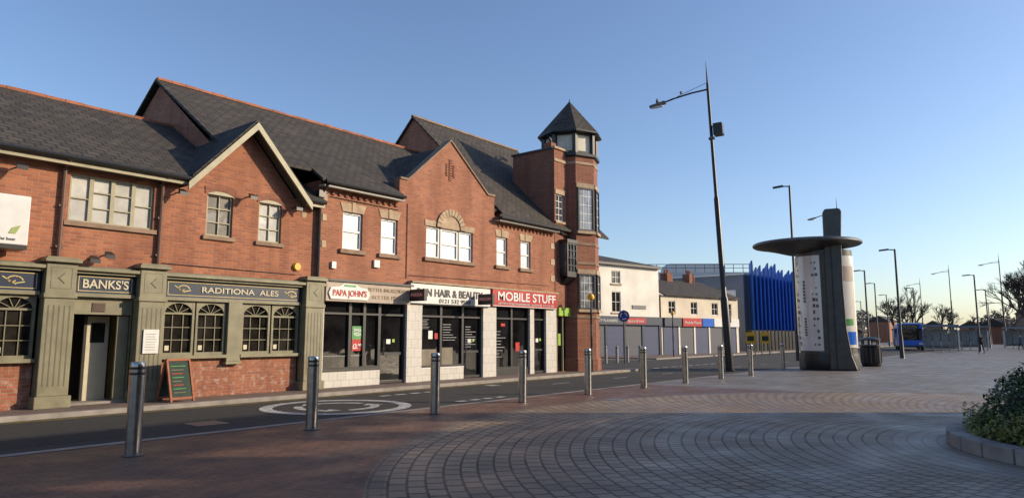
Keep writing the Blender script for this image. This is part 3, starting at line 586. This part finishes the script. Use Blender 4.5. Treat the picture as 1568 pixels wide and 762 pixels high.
for k in range(5): g.box('shutters_'+('a' if k%2 else 'b'),SHUTG if k%2 else SHUT,.2+k*2.1,2.1+k*2.1,-.05,0,.1,2.4); g.box('piers',RWHITE,2.1+k*2.1,2.3+k*2.1,-.1,0,.1,2.4)
g.finish()
g=G('blue_fin_building',(75,28,0))
g.box('body',DGREY,68,84,25.2,36,0,7.7); g.box('roof_edge',WHITE,67.9,84.1,25.1,36.1,7.7,7.85)
g.box('ground_floor',BLACK,68.3,84,24.6,25.2,0,2.2)
for k in range(13):
    x=68.3+k*1.17; h=9.1-.3*math.sin(k*.9)-.35*(k%2)
    g.prism('fins',BLUE,[(x,24.3,2.2),(x+.85,24.85,2.2),(x+.85,24.85,h-.35),(x,24.3,h)],(-.06,.12,0))
    g.tube('fin_posts',LAMPBLK,(x,24.35,0),(x,24.35,2.2),.06)
g.box('stripe',WHITE,67.95,68,26,29.5,5.,6.2)
g.finish()
g=G('office_block',(90,40,0),R(-52),world=False)
g.box('body',LGREY,-8,8,0,14,0,10.4); g.box('glass_band',GLT,-8.02,8.02,-.05,0,7.6,9.4); g.box('plant_room',LGREY,-3,5,3,9,10.4,11.9)
for k in range(13): g.tube('railing',GREY,(-8+k*1.33,.1,10.4),(-8+k*1.33,.1,11.5),.05,n=5); g.box('mullions',WHITE,-8+k*1.33,-7.9+k*1.33,-.1,-.05,7.6,9.4)
g.tube('railing',GREY,(-8,.1,11.5),(8,.1,11.5),.05,n=5); g.tube('railing',GREY,(-8,.1,11.),(8,.1,11.),.04,n=5); g.finish()
g=G('distant_buildings',(230,40,0))
for i in range(26):
    x=150+random.random()*160; y=-40+i*4+random.random()*4; h=2.5+random.random()*3.5
    mt=[BRK_T,CRM,SILL,BRK_S][i%4]
    g.box('blocks_'+mt.name,mt,x,x+9,y,y+5,0,h); g.prism('roofs',SLX,[(x-.3,y-.3,h),(x-.3,y+5.3,h),(x-.3,y+2.5,h+1.6)],(9.6,0,0))
g.finish()
# unseen blocks added south of the square, to shade the foreground and darken glass reflections
g=G('unseen_shade_block',(12,-18,0))
YB=-12.2; XE=29.5
g.box('body',BRK_S,-6,XE,-24,YB-.1,0,9.2)
holes=[(22.6,24.5,9.6,10.25),(25.8,27.6,9.7,10.45),(20.0,20.7,9.5,9.85)]
g.wall('slotted_screen',BRK_S,-6,XE,9.2,12.0,YB,holes,.04)  # added screen, its slots shaped to drop sun patches on the paving
for k in range(10): g.box('windows',GLT,-4+k*3.2,-2.4+k*3.2,YB-.1,YB-.06,4.2,6.0); g.box('shopfronts',GLD,-4.4+k*3.2,-1.8+k*3.2,YB-.1,YB-.06,.4,2.8)
g.finish()
g=G('unseen_reflection_block',(80,-45,0))  # out of view, added so the shop glass mirrors something darker than sky
g.box('body',BRK_T,32,140,-52,-38,0,8.5); g.prism('roof',SLX,[(32,-52.3,8.5),(32,-37.7,8.5),(32,-45,12)],(108,0,0))
for k in range(26): g.box('windows',GLT,34+k*4,36+k*4,-38,-37.95,4.6,7.0); g.box('arches',GLD,33.6+k*4,36.4+k*4,-38,-37.95,.3,3.4)
g.finish()
# ------------------------------------------------------------------ STREET FURNITURE
def bollard(x,y,h=1.25,r=.1,mat=STEEL):
    g=G('bollard',(x,y,0),R(random.uniform(0,90)),world=False,tilt=(R(random.uniform(-.5,.5)),R(random.uniform(-.5,.5))))
    g.lathe('post',mat,0,0,[(r,0),(r,h*.86)],24); g.lathe('bands',BLACK,0,0,[(r*.93,h*.86),(r*.93,h*.885)],24)
    g.lathe('collar',mat,0,0,[(r,h*.885),(r,h*.92)],24); g.lathe('bands',BLACK,0,0,[(r*.93,h*.92),(r*.93,h*.945)],24)
    g.lathe('cap',mat,0,0,[(r,h*.945),(r,h*.985),(r*.9,h),(0.001,h*1.003)],24); g.lathe('base',GREY,0,0,[(r+.03,0.004),(r+.03,.015),(r,.02)],24)
    g.finish()
for i,(x,y) in enumerate([(4.18,9.97),(7.25,10.33),(10.3,10.41),(13.43,10.55),(16.3,10.5),(19.5,10.5),(22.4,10.45),(25.5,10.45),(28.5,10.4),(34.5,11.0)]):
    bollard(x,y)
for x,y in ((35.2,21.4),(36.3,21.3),(37.4,21.2),(38.6,21.0)): bollard(x,y,1.0,.09,GPOST)
def tall_lamp(x,y,rot,lean=0.,box=True,h=14.8):
    g=G('street_lamp',(x,y,0),rot,world=False,tilt=(0,lean))
    g.lathe('pole',LAMPBLK,0,0,[(.26,0),(.26,.04),(.19,.08),(.18,3.3),(.13,3.45),(.12,8),(.085,8.15),(.07,h-1.2),(.045,h-1.0),(.012,h)],14)
    za=h-1.4
    pts=[(0,0,za),(.8,0,za-.02),(1.7,0,za-.12),(2.3,0,za-.24)]
    for p,q in zip(pts,pts[1:]): g.tube('arm',LAMPBLK,p,q,.045,.04)
    g.tube('arm_stay',LAMPBLK,(0,0,za+.35),(1.5,0,za-.05),.012,n=5)
    g.prism('luminaire',GREY,[(2.1,-.16,za-.26),(2.9,-.12,za-.36),(2.9,.12,za-.36),(2.1,.16,za-.26)],(0,0,.1)); g.box('lens',WHITE,2.25,2.8,-.1,.1,za-.395,za-.36)
    if box:
        g.box('speaker_box',LAMPBLK,-.55,-.14,-.25,.25,h-3.75,h-3.2); g.box('speaker_grille',GREY,-.57,-.55,-.2,.2,h-3.7,h-3.25); g.tube('brackets',LAMPBLK,(0,0,h-3.3),(-.3,0,h-3.3),.03)
        g.lathe('collars',GREY,0,0,[(.15,h-3.9),(.15,h-3.8)],12); g.box('notice',WHITE,-.2,.1,-.2,-.19,2.2,2.7)
    g.finish()
tall_lamp(30.8,12.2,R(100),R(2.2))
tall_lamp(70.3,16.4,R(80),R(1),False)
tall_lamp(148.6,16.7,R(80),0,False); tall_lamp(135,8.2,R(80),0,False); tall_lamp(180,26,R(80),0,False)
def lamp(x,y,h,rot=R(100)):
    g=G('street_lamp',(x,y,0),rot,world=False)
    g.lathe('pole',LAMPBLK,0,0,[(.18,0),(.16,.05),(.12,1.6),(.09,1.7),(.07,h-.1),(.05,h)],12)
    g.tube('arm',LAMPBLK,(0,0,h-.08),(.5,0,h-.02),.04); g.prism('luminaire',LAMPBLK,[(.4,-.15,h-.06),(1.05,-.12,h-.12),(1.05,.12,h-.12),(.4,.15,h-.06)],(0,0,.1)); g.finish()
for x,y,h in ((46.7,13.9,11.6),(57.1,9.7,8),(73.8,15.3,8),(86.6,7.5,8),(115,8.8,8),(99.9,19.6,8.5),(120,22,8),(140,30,8),(160,12,8),(105,16,8)): lamp(x,y,h)
# kiosk
g=G('advertising_kiosk',(35.7,9.2,0),R(-75.3),world=False)
POST=glassmat('poster_panel',(.74,.71,.64),0,.3,.08)
KG=simple('kiosk_grey',(.085,.085,.078),.4,.4)
g.lathe('plinth',BLACK,0,0,[(1.3,0),(1.34,.05),(1.34,.5),(1.3,.78)],40,sy=.8)
g.lathe('drum',KG,0,0,[(1.27,.78),(1.27,5.7)],40,sy=.8)
def curved(part,mat,a0,a1,z0,z1,r=1.3,n=14,sy=.8):
    for i in range(n):
        a=R(a0+(a1-a0)*i/n); c=R(a0+(a1-a0)*(i+1)/n)
        g.face(part,mat,[(r*math.cos(a),r*sy*math.sin(a),z0),(r*math.cos(c),r*sy*math.sin(c),z0),(r*math.cos(c),r*sy*math.sin(c),z1),(r*math.cos(a),r*sy*math.sin(a),z1)],True)
curved('poster_left',POST,188,262,.9,5.45,1.31); curved('poster_right',POST,298,350,1.05,5.4,1.31)
curved('poster_right_art',BUSBL,302,338,1.2,1.8,1.325); curved('poster_right_art_green',GREEN,304,330,2.1,2.4,1.325); curved('poster_right_art_buff',BEIGE,300,340,4.2,4.9,1.325)
for zz in [1.15+.3*k for k in range(14)]:
    for a in (197,203,244,251): 
        if random.random()<.75: curved('poster_icons',GREY,a,a+2+random.random()*4,zz,zz+.06+.12*random.random(),1.325,n=2)
for zz,hh in ((1.6,.9),(3.2,1.1)):
    for k in range(7): curved('poster_words',GREY,222,228,zz+k*hh/7,zz+k*hh/7+hh/7*.7,1.325,n=2)
curved('frame_trim',KG,184,188,.8,5.6,1.34,n=2); curved('frame_trim',KG,262,265,.8,5.6,1.34,n=2)
prof=[(.02,0),(1.2,0),(.98,.7),(.82,2.0),(.78,4.0),(.82,6.2),(.90,7.5),(.80,7.64),(.16,7.64),(.06,7.45),(.04,5.5)]
g.prism('pylon',KG,[(x,-1.22,z) for x,z in prof],(0,.85,0))
g.prism('pylon_rib',BLACK,[(.30,-1.26,.1),(.36,-1.26,.1),(.36,-1.26,5.9),(.30,-1.26,5.9)],(0,.05,0))
g.lathe('canopy',KG,-.75,0,[(.9,5.62),(1.6,5.82),(2.45,6.02)],48); g.lathe('canopy_rim',GREY,-.75,0,[(2.45,6.0),(2.52,6.05),(2.52,6.13),(2.45,6.18),(.3,6.3)],48)
g.finish({'pylon':.08})
g=G('litter_bin',(40.8,8.4,0),world=False)
g.lathe('body',LAMPBLK,0,0,[(.42,0),(.46,.05),(.5,.2),(.5,1.0),(.46,1.05)],24); g.lathe('rim',GREY,0,0,[(.46,1.05),(.54,1.08),(.54,1.14),(.4,1.16)],24)
for a in range(0,360,60): g.tube('hood_posts',LAMPBLK,(.42*math.cos(R(a)),.42*math.sin(R(a)),1.1),(.42*math.cos(R(a)),.42*math.sin(R(a)),1.36),.03)
g.lathe('hood',LAMPBLK,0,0,[(.52,1.36),(.52,1.42),(.3,1.52),(.02,1.55)],24)
for a in range(0,360,24): g.tube('slats',GREY,(.505*math.cos(R(a)),.505*math.sin(R(a)),.2),(.505*math.cos(R(a)),.505*math.sin(R(a)),1.0),.012,n=5)
g.finish()
g=G('traffic_sign',(35.3,20.2,0),R(-62),world=False)
g.tube('post',GREY,(0,0,0),(0,0,3.1),.04); SB=simple('sign_blue',(.01,.07,.4),.4)
g.mesh('disc',SB,[(.33*math.cos(2*math.pi*k/24),y,2.75+.33*math.sin(2*math.pi*k/24)) for y in (-.07,-.05) for k in range(24)],[tuple(range(24)),tuple(range(47,23,-1))]+[(k,(k+1)%24,24+(k+1)%24,24+k) for k in range(24)])
for k in range(3):
    for j in range(5):
        a=R(k*120+j*16);c=R(k*120+(j+1)*16); g.prism('arrows',WHITE,[(.15*math.cos(a),-.074,2.75+.15*math.sin(a)),(.22*math.cos(a),-.074,2.75+.22*math.sin(a)),(.22*math.cos(c),-.074,2.75+.22*math.sin(c)),(.15*math.cos(c),-.074,2.75+.15*math.sin(c))],(0,.003,0))
g.finish()
for x,y in ((54.5,19.8),(57.,19.5)):
    g=G('road_sign',(x,y,0),R(-68),world=False)
    g.tube('post',GREY,(-.3,0,0),(-.3,0,1.9),.04); g.tube('post',GREY,(.3,0,0),(.3,0,1.9),.04); g.box('board',YEL,-.35,.35,-.06,-.03,1.0,1.9); g.box('panel',BLACK,-.25,.25,-.065,-.06,1.2,1.6); g.finish()
for x,y in ((25.1,15.95),(47.,22.8)):
    g=G('belisha_beacon',(x,y,.1),R(0),world=False)
    for k in range(6): g.lathe('post_'+('grey' if k%2 else 'black'),BLACK if k%2==0 else GREY,0,0,[(.05,k*.5),(.05,k*.5+.5)],10)
    g.lathe('globe',YEL,0,0,[(.02,3.0),(.13,3.07),(.15,3.17),(.1,3.28),(.02,3.32)],14); g.finish()
# bus
g=G('bus',(88,14.0,0),R(180+12),world=False)
g.box('body',BUSBL,-10,.0,-1.25,1.25,.35,2.95); g.box('roof',WHITE,-9.8,-.2,-1.1,1.1,2.95,3.08)
g.box('side_windows',GLD,-9.6,-.9,-1.265,1.265,1.5,2.5)
for k in range(7): g.box('pillars',BUSBL,-9.6+k*1.4,-9.5+k*1.4,-1.275,1.275,1.5,2.5)
g.box('windscreen',GLD,.0,.02,-1.1,1.1,1.15,2.45); g.box('destination_display',BLACK,.02,.04,-.9,.9,2.5,2.85); g.text('route','74 Dudley',YEL,.05,0,2.58,.26,1.4,rot=(90,0,90))
for y in (-.95,.95): g.box('headlights',WHITE,.0,.03,y-.18,y+.18,.65,.85)
g.box('bumper',BLACK,.0,.06,-1.2,1.2,.35,.55)
for x in (-2,-7.6):
    for y in (-1.28,1.03):
        n=18; g.mesh('wheels',BLACK,[(x+.48*math.cos(2*math.pi*k/n),yy,.48+.48*math.sin(2*math.pi*k/n)) for yy in (y,y+.25) for k in range(n)],[tuple(range(n)),tuple(range(2*n-1,n-1,-1))]+[(k,(k+1)%n,n+(k+1)%n,n+k) for k in range(n)])
for y in (-1.4,1.4): g.box('mirrors',BLACK,.05,.2,y-.1,y+.1,1.9,2.4)
g.finish({'body':.15,'roof':.08})
GLS=simple('shelter_panel',(.30,.32,.31),.45,var=.25)
def shelter(x,y,rot,L=5.):
    g=G('bus_shelter',(x,y,0),rot,world=False)
    g.prism('roof',GREY,[(-L/2,-.9,2.55),(-L/2,.9,2.55),(-L/2,.5,2.78),(-L/2,-.5,2.78)],(L,0,0))
    for k in range(5): xx=-L/2+.1+k*(L-.2)/4; g.tube('posts',GREY,(xx,.7,0),(xx,.7,2.6),.04)
    for k in range(4): xx=-L/2+.1+k*(L-.2)/4; g.box('panes',GLS,xx+.06,xx+(L-.2)/4-.06,.69,.71,.3,2.3)
    g.box('end_panel',GLS,-L/2,-L/2+.05,-.5,.6,.2,2.3); g.box('advert',RWHITE,L/2-.1,L/2,-.6,.6,.3,2.2); g.box('bench',GREY,-L/3,L/3,.3,.55,.5,.56)
    g.finish()
for x,y,rr,L in ((84,10.6,-80,3.2),(96,9.2,-80,3.5),(112,5,-75,4)): shelter(x,y,R(rr),L)
# ------------------------------------------------------------------ PLANTER + HEDGE
g=G('planter_kerb',(CX,CY,0),world=False)
nk=34
for k in range(nk):
    a0=2*math.pi*k/nk+.006; a1=2*math.pi*(k+1)/nk-.006; r0,r1=2.68,2.95
    g.prism('stones',CONC,[(r0*math.cos(a0),r0*math.sin(a0),0),(r1*math.cos(a0),r1*math.sin(a0),0),(r1*math.cos((a0+a1)/2),r1*math.sin((a0+a1)/2),0),(r1*math.cos(a1),r1*math.sin(a1),0),(r0*math.cos(a1),r0*math.sin(a1),0)],(0,0,.2))
g.lathe('soil',simple('soil',(.04,.028,.02),.95),0,0,[(2.69,0),(2.69,.14),(.1,.18)],40); g.finish({'stones':.015})
def leafmat(name,c1,c2):
    m,nt,b=newmat(name); gi=N(nt,'ShaderNodeNewGeometry')
    f=noise(nt,gi.outputs['Position'],7,2); c=mixc(nt,f,rgb(c1),rgb(c2)); c=mixc(nt,math_n(nt,'MULTIPLY',gi.outputs['Random Per Island'],.6),c,rgb(c2,.4))
    nt.links.new(c,b.inputs['Base Color']); b.inputs['Roughness'].default_value=.45
    return m
LF1=leafmat('leaf_green',(.03,.07,.015),(.08,.12,.025)); LF2=leafmat('leaf_yellow',(.19,.22,.035),(.27,.26,.05))
def leaves(name,n,fn,mat,size):
    v=[];f=[]
    for i in range(n):
        p,nr=fn(); a=Vector((random.gauss(0,1),random.gauss(0,1),random.gauss(0,1)+.4)).normalized()+nr*.9; a.normalize()
        t=a.orthogonal().normalized(); t.rotate(Matrix.Rotation(random.random()*6.28,3,a)); bb=a.cross(t); s_=size*(.6+.8*random.random())
        k=len(v); v+=[p-t*s_,p+bb*s_*.45,p+t*s_,p-bb*s_*.45]; f.append((k,k+1,k+2,k+3))
    me=bpy.data.meshes.new(name); me.from_pydata([tuple(q) for q in v],[],f); me.materials.append(mat)
    o=bpy.data.objects.new(name,me); sc.collection.objects.link(o); return o
bushes=[(6.283*i/17+random.uniform(-.12,.12),random.uniform(1.75,2.0),random.uniform(.42,.58),random.uniform(.62,.95)) for i in range(17)]
bushes+=[(random.uniform(0,6.28),random.uniform(.2,1.3),random.uniform(.5,.7),random.uniform(.8,1.05)) for _ in range(12)]
def hedgept():
    a,rr,br,bh=random.choice(bushes); th_=random.random()*6.28; ph=math.acos(random.uniform(-.3,1)); k=random.uniform(.8,1.06)
    n=Vector((math.sin(ph)*math.cos(th_),math.sin(ph)*math.sin(th_),math.cos(ph)))
    return Vector((rr*math.cos(a)+n.x*br*k,rr*math.sin(a)+n.y*br*k,.32+bh*k*n.z+.06*random.random())),n
e=bpy.data.objects.new('hedge',None); sc.collection.objects.link(e); e.location=(CX,CY,0)
o=leaves('foliage',52000,hedgept,LF1,.034); o.parent=e
def lowpt():
    a=random.random()*6.28; rr=random.uniform(2.3,2.72); return Vector((rr*math.cos(a),rr*math.sin(a),.18+.24*random.random()*(1+.7*math.sin(a*9)))),Vector((0,0,1))
o=leaves('low_foliage',13000,lowpt,LF2,.03); o.parent=e
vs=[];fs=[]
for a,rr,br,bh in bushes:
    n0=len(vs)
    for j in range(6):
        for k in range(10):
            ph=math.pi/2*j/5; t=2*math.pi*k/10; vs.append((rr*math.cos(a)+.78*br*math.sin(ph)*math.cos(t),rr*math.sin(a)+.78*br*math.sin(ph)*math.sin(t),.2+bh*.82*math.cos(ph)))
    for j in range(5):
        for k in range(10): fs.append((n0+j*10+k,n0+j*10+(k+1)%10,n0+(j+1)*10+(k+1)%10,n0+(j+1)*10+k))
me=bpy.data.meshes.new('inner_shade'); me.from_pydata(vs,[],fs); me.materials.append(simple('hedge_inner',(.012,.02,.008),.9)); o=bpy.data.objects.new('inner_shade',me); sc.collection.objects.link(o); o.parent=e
# ------------------------------------------------------------------ BARE TREES
def tree(x,y,h,seed,levels=6,spread=.5):
    rnd=random.Random(seed); g=G('bare_tree',(x,y,0),world=False)
    def br(p,d,L,r,lv):
        d=d.normalized(); q=p+d*L; g.tube('branches',BARK,p,q,r,r*.7,5 if lv>3 else 3)
        if lv==0: return
        for k in range(3):
            ax=Vector((rnd.gauss(0,1),rnd.gauss(0,1),rnd.gauss(0,.5)+.25)); br(p+d*L*rnd.uniform(.6,1),d+ax.normalized()*spread*rnd.uniform(.7,1.4),L*rnd.uniform(.62,.82),r*.66,lv-1)
    br(Vector((0,0,0)),Vector((rnd.uniform(-.1,.1),rnd.uniform(-.1,.1),1)),h*.27,h*.022,levels); g.finish()
for i,(x,y,h,lv) in enumerate([(120,18.5,11,6),(124,22,10,6),(118,14.5,8,5),(104,3.4,13,7),(100,.9,13,7),(150,8,10,5),(175,30,11,5),(190,22,10,5),(165,16,8,5)]): tree(x,y,h,i+3,lv)
def treemass():
    v=[];f=[]
    for i in range(15000):
        a=random.uniform(-.12,.5); d=random.uniform(240,330); top=5+3*math.sin(a*37)+2*math.sin(a*91+1)
        p=Vector((d*math.cos(a),d*math.sin(a),random.random()**.7*max(2,top))); t=Vector((random.gauss(0,1),random.gauss(0,1),random.gauss(0,1))).normalized()*.9; b_=t.orthogonal().normalized()*.25
        k=len(v); v+=[p-t,p+b_,p+t,p-b_]; f.append((k,k+1,k+2,k+3))
    me=bpy.data.meshes.new('distant_trees'); me.from_pydata([tuple(q) for q in v],[],f); me.materials.append(simple('winter_twigs',(.12,.10,.08),.95)); o=bpy.data.objects.new('distant_trees',me); sc.collection.objects.link(o)
treemass()
# ------------------------------------------------------------------ PIGEONS
def pigeon(x,y,z,rot):
    g=G('pigeon',(x,y,z),rot,world=False)
    prof=[(-.17,.01),(-.10,.04),(0,.075),(.08,.07),(.12,.045),(.15,.03)]
    v=[];f=[];n=10
    for px,rr in prof:
        for k in range(n): a=2*math.pi*k/n; v.append((px,rr*math.cos(a),.12+px*.35+rr*1.05*math.sin(a)))
    for j in range(len(prof)-1):
        for k in range(n): f.append((j*n+k,j*n+(k+1)%n,(j+1)*n+(k+1)%n,(j+1)*n+k))
    g.mesh('body',FEATH,v,f,True); g.lathe('head',FEATH,.15,0,[(.01,.16),(.035,.18),(.035,.22),(.01,.25)],10); g.tube('beak',GREY,(.18,0,.205),(.22,0,.195),.01,.002)
    g.prism('tail',FEATH,[(-.15,-.03,.05),(-.15,.03,.05),(-.28,.045,.01),(-.28,-.045,.01)],(0,0,.012))
    for y_ in (-.03,.03): g.tube('legs',RED,(.02,y_,0),(.02,y_,.07),.006,n=5)
    g.finish()
c_,s_=math.cos(R(100)),math.sin(R(100)); ln=math.tan(R(2.2))*13.35
pigeon(30.8+(1.3+ln)*c_,12.2+(1.3+ln)*s_,13.33,R(20)); pigeon(30.8+(2.5+ln)*c_,12.2+(2.5+ln)*s_,13.06,R(200)); pigeon(24.15,17.35,10.1,R(200))
# ------------------------------------------------------------------ PEOPLE
def person(x,y,rot,jack):
    m,nt,b=newmat('person_clothes'); tc=N(nt,'ShaderNodeTexCoord'); sp=N(nt,'ShaderNodeSeparateXYZ'); nt.links.new(tc.outputs['Object'],sp.inputs[0])
    cr=N(nt,'ShaderNodeValToRGB'); cr.color_ramp.interpolation='CONSTANT'; el=cr.color_ramp.elements
    el[0].position=0; el[0].color=(.02,.02,.02,1); el[1].position=.045; el[1].color=(.03,.04,.07,1)
    for p_,c_ in ((.44,rgb(jack)),(.755,(.45,.25,.18,1)),(.83,(.45,.25,.18,1)),(.875,(.03,.02,.015,1))):
        q=el.new(p_); q.color=c_
    nt.links.new(math_n(nt,'DIVIDE',sp.outputs[2],2.),cr.inputs[0]); nt.links.new(cr.outputs[0],b.inputs['Base Color']); b.inputs['Roughness'].default_value=.8
    J=[(0,0,.95,.15),(0,0,1.2,.15),(0,0,1.42,.13),(0,.01,1.52,.06),(0,.02,1.6,.085),(0,.01,1.7,.095)]
    E=[(0,1),(1,2),(2,3),(3,4),(4,5)]
    for s in (-1,1):
        k=len(J); f_=.22*s
        J+=[(.1*s,0,.9,.1),(.11*s,f_*.6,.5,.07),(.11*s,f_,.1,.05),(.11*s,f_+.14,.04,.04)]; E+=[(0,k),(k,k+1),(k+1,k+2),(k+2,k+3)]
        k=len(J); J+=[(.2*s,0,1.4,.07),(.25*s,-f_*.3,1.13,.05),(.25*s,-f_*.6+.08,.88,.035),(.25*s,-f_*.6+.11,.8,.035)]; E+=[(2,k),(k,k+1),(k+1,k+2),(k+2,k+3)]
        hb=k+3
        for t in range(5):
            k=len(J); J.append((.25*s,-f_*.6+.08+.018*t,.72 if t else .77,.008)); E.append((hb,k))
    me=bpy.data.meshes.new('body'); me.from_pydata([j[:3] for j in J],E,[]); me.materials.append(m)
    o=bpy.data.objects.new('body',me); sc.collection.objects.link(o)
    o.modifiers.new('skin','SKIN')
    for i,j in enumerate(J): me.skin_vertices[0].data[i].radius=(j[3],j[3]*.85)
    me.skin_vertices[0].data[0].use_root=True
    o.modifiers.new('sub','SUBSURF').levels=1; o.modifiers['sub'].render_levels=2
    e=bpy.data.objects.new('person',None); sc.collection.objects.link(e); e.location=(x,y,0); e.rotation_euler=(0,0,rot); o.parent=e
person(75.,6.4,R(70),(.015,.015,.02)); person(104,11.5,R(160),(.25,.03,.03)); person(96,4.5,R(200),(.05,.06,.09))
# ------------------------------------------------------------------ LIGHT, WORLD, CAMERA
EL=20.; AZ=-50.
S=Vector((math.cos(R(AZ))*math.cos(R(EL)),math.sin(R(AZ))*math.cos(R(EL)),math.sin(R(EL))))
sd=bpy.data.lights.new('sun','SUN'); sd.energy=5.; sd.angle=R(.5); sd.color=(1,.81,.57)
so=bpy.data.objects.new('sun',sd); sc.collection.objects.link(so); so.rotation_euler=(-S).to_track_quat('-Z','Y').to_euler(); so.location=(20,-20,30)
w=bpy.data.worlds.new('World'); sc.world=w; w.use_nodes=True; nt=w.node_tree
bg=nt.nodes['Background']; sk=nt.nodes.new('ShaderNodeTexSky'); sk.sky_type='NISHITA'; sk.sun_disc=False
sk.sun_elevation=R(EL); sk.sun_rotation=R(90-AZ); sk.air_density=1.; sk.dust_density=1.0; sk.ozone_density=1.3
c=mixc(nt,1.,sk.outputs[0],(1.18,1.28,1.5,1),'MULTIPLY')
nt.links.new(c,bg.inputs[0]); bg.inputs[1].default_value=.13
cd=bpy.data.cameras.new('camera'); co=bpy.data.objects.new('camera',cd); sc.collection.objects.link(co)
co.location=(0,0,1.6); co.rotation_euler=(R(90+7.22),0,R(39-90)); cd.lens=1050/1568*36; cd.sensor_width=36; cd.clip_end=3000; cd.clip_start=.05
sc.camera=co
sc.view_settings.view_transform='Standard'; sc.view_settings.look='None'; sc.view_settings.exposure=0
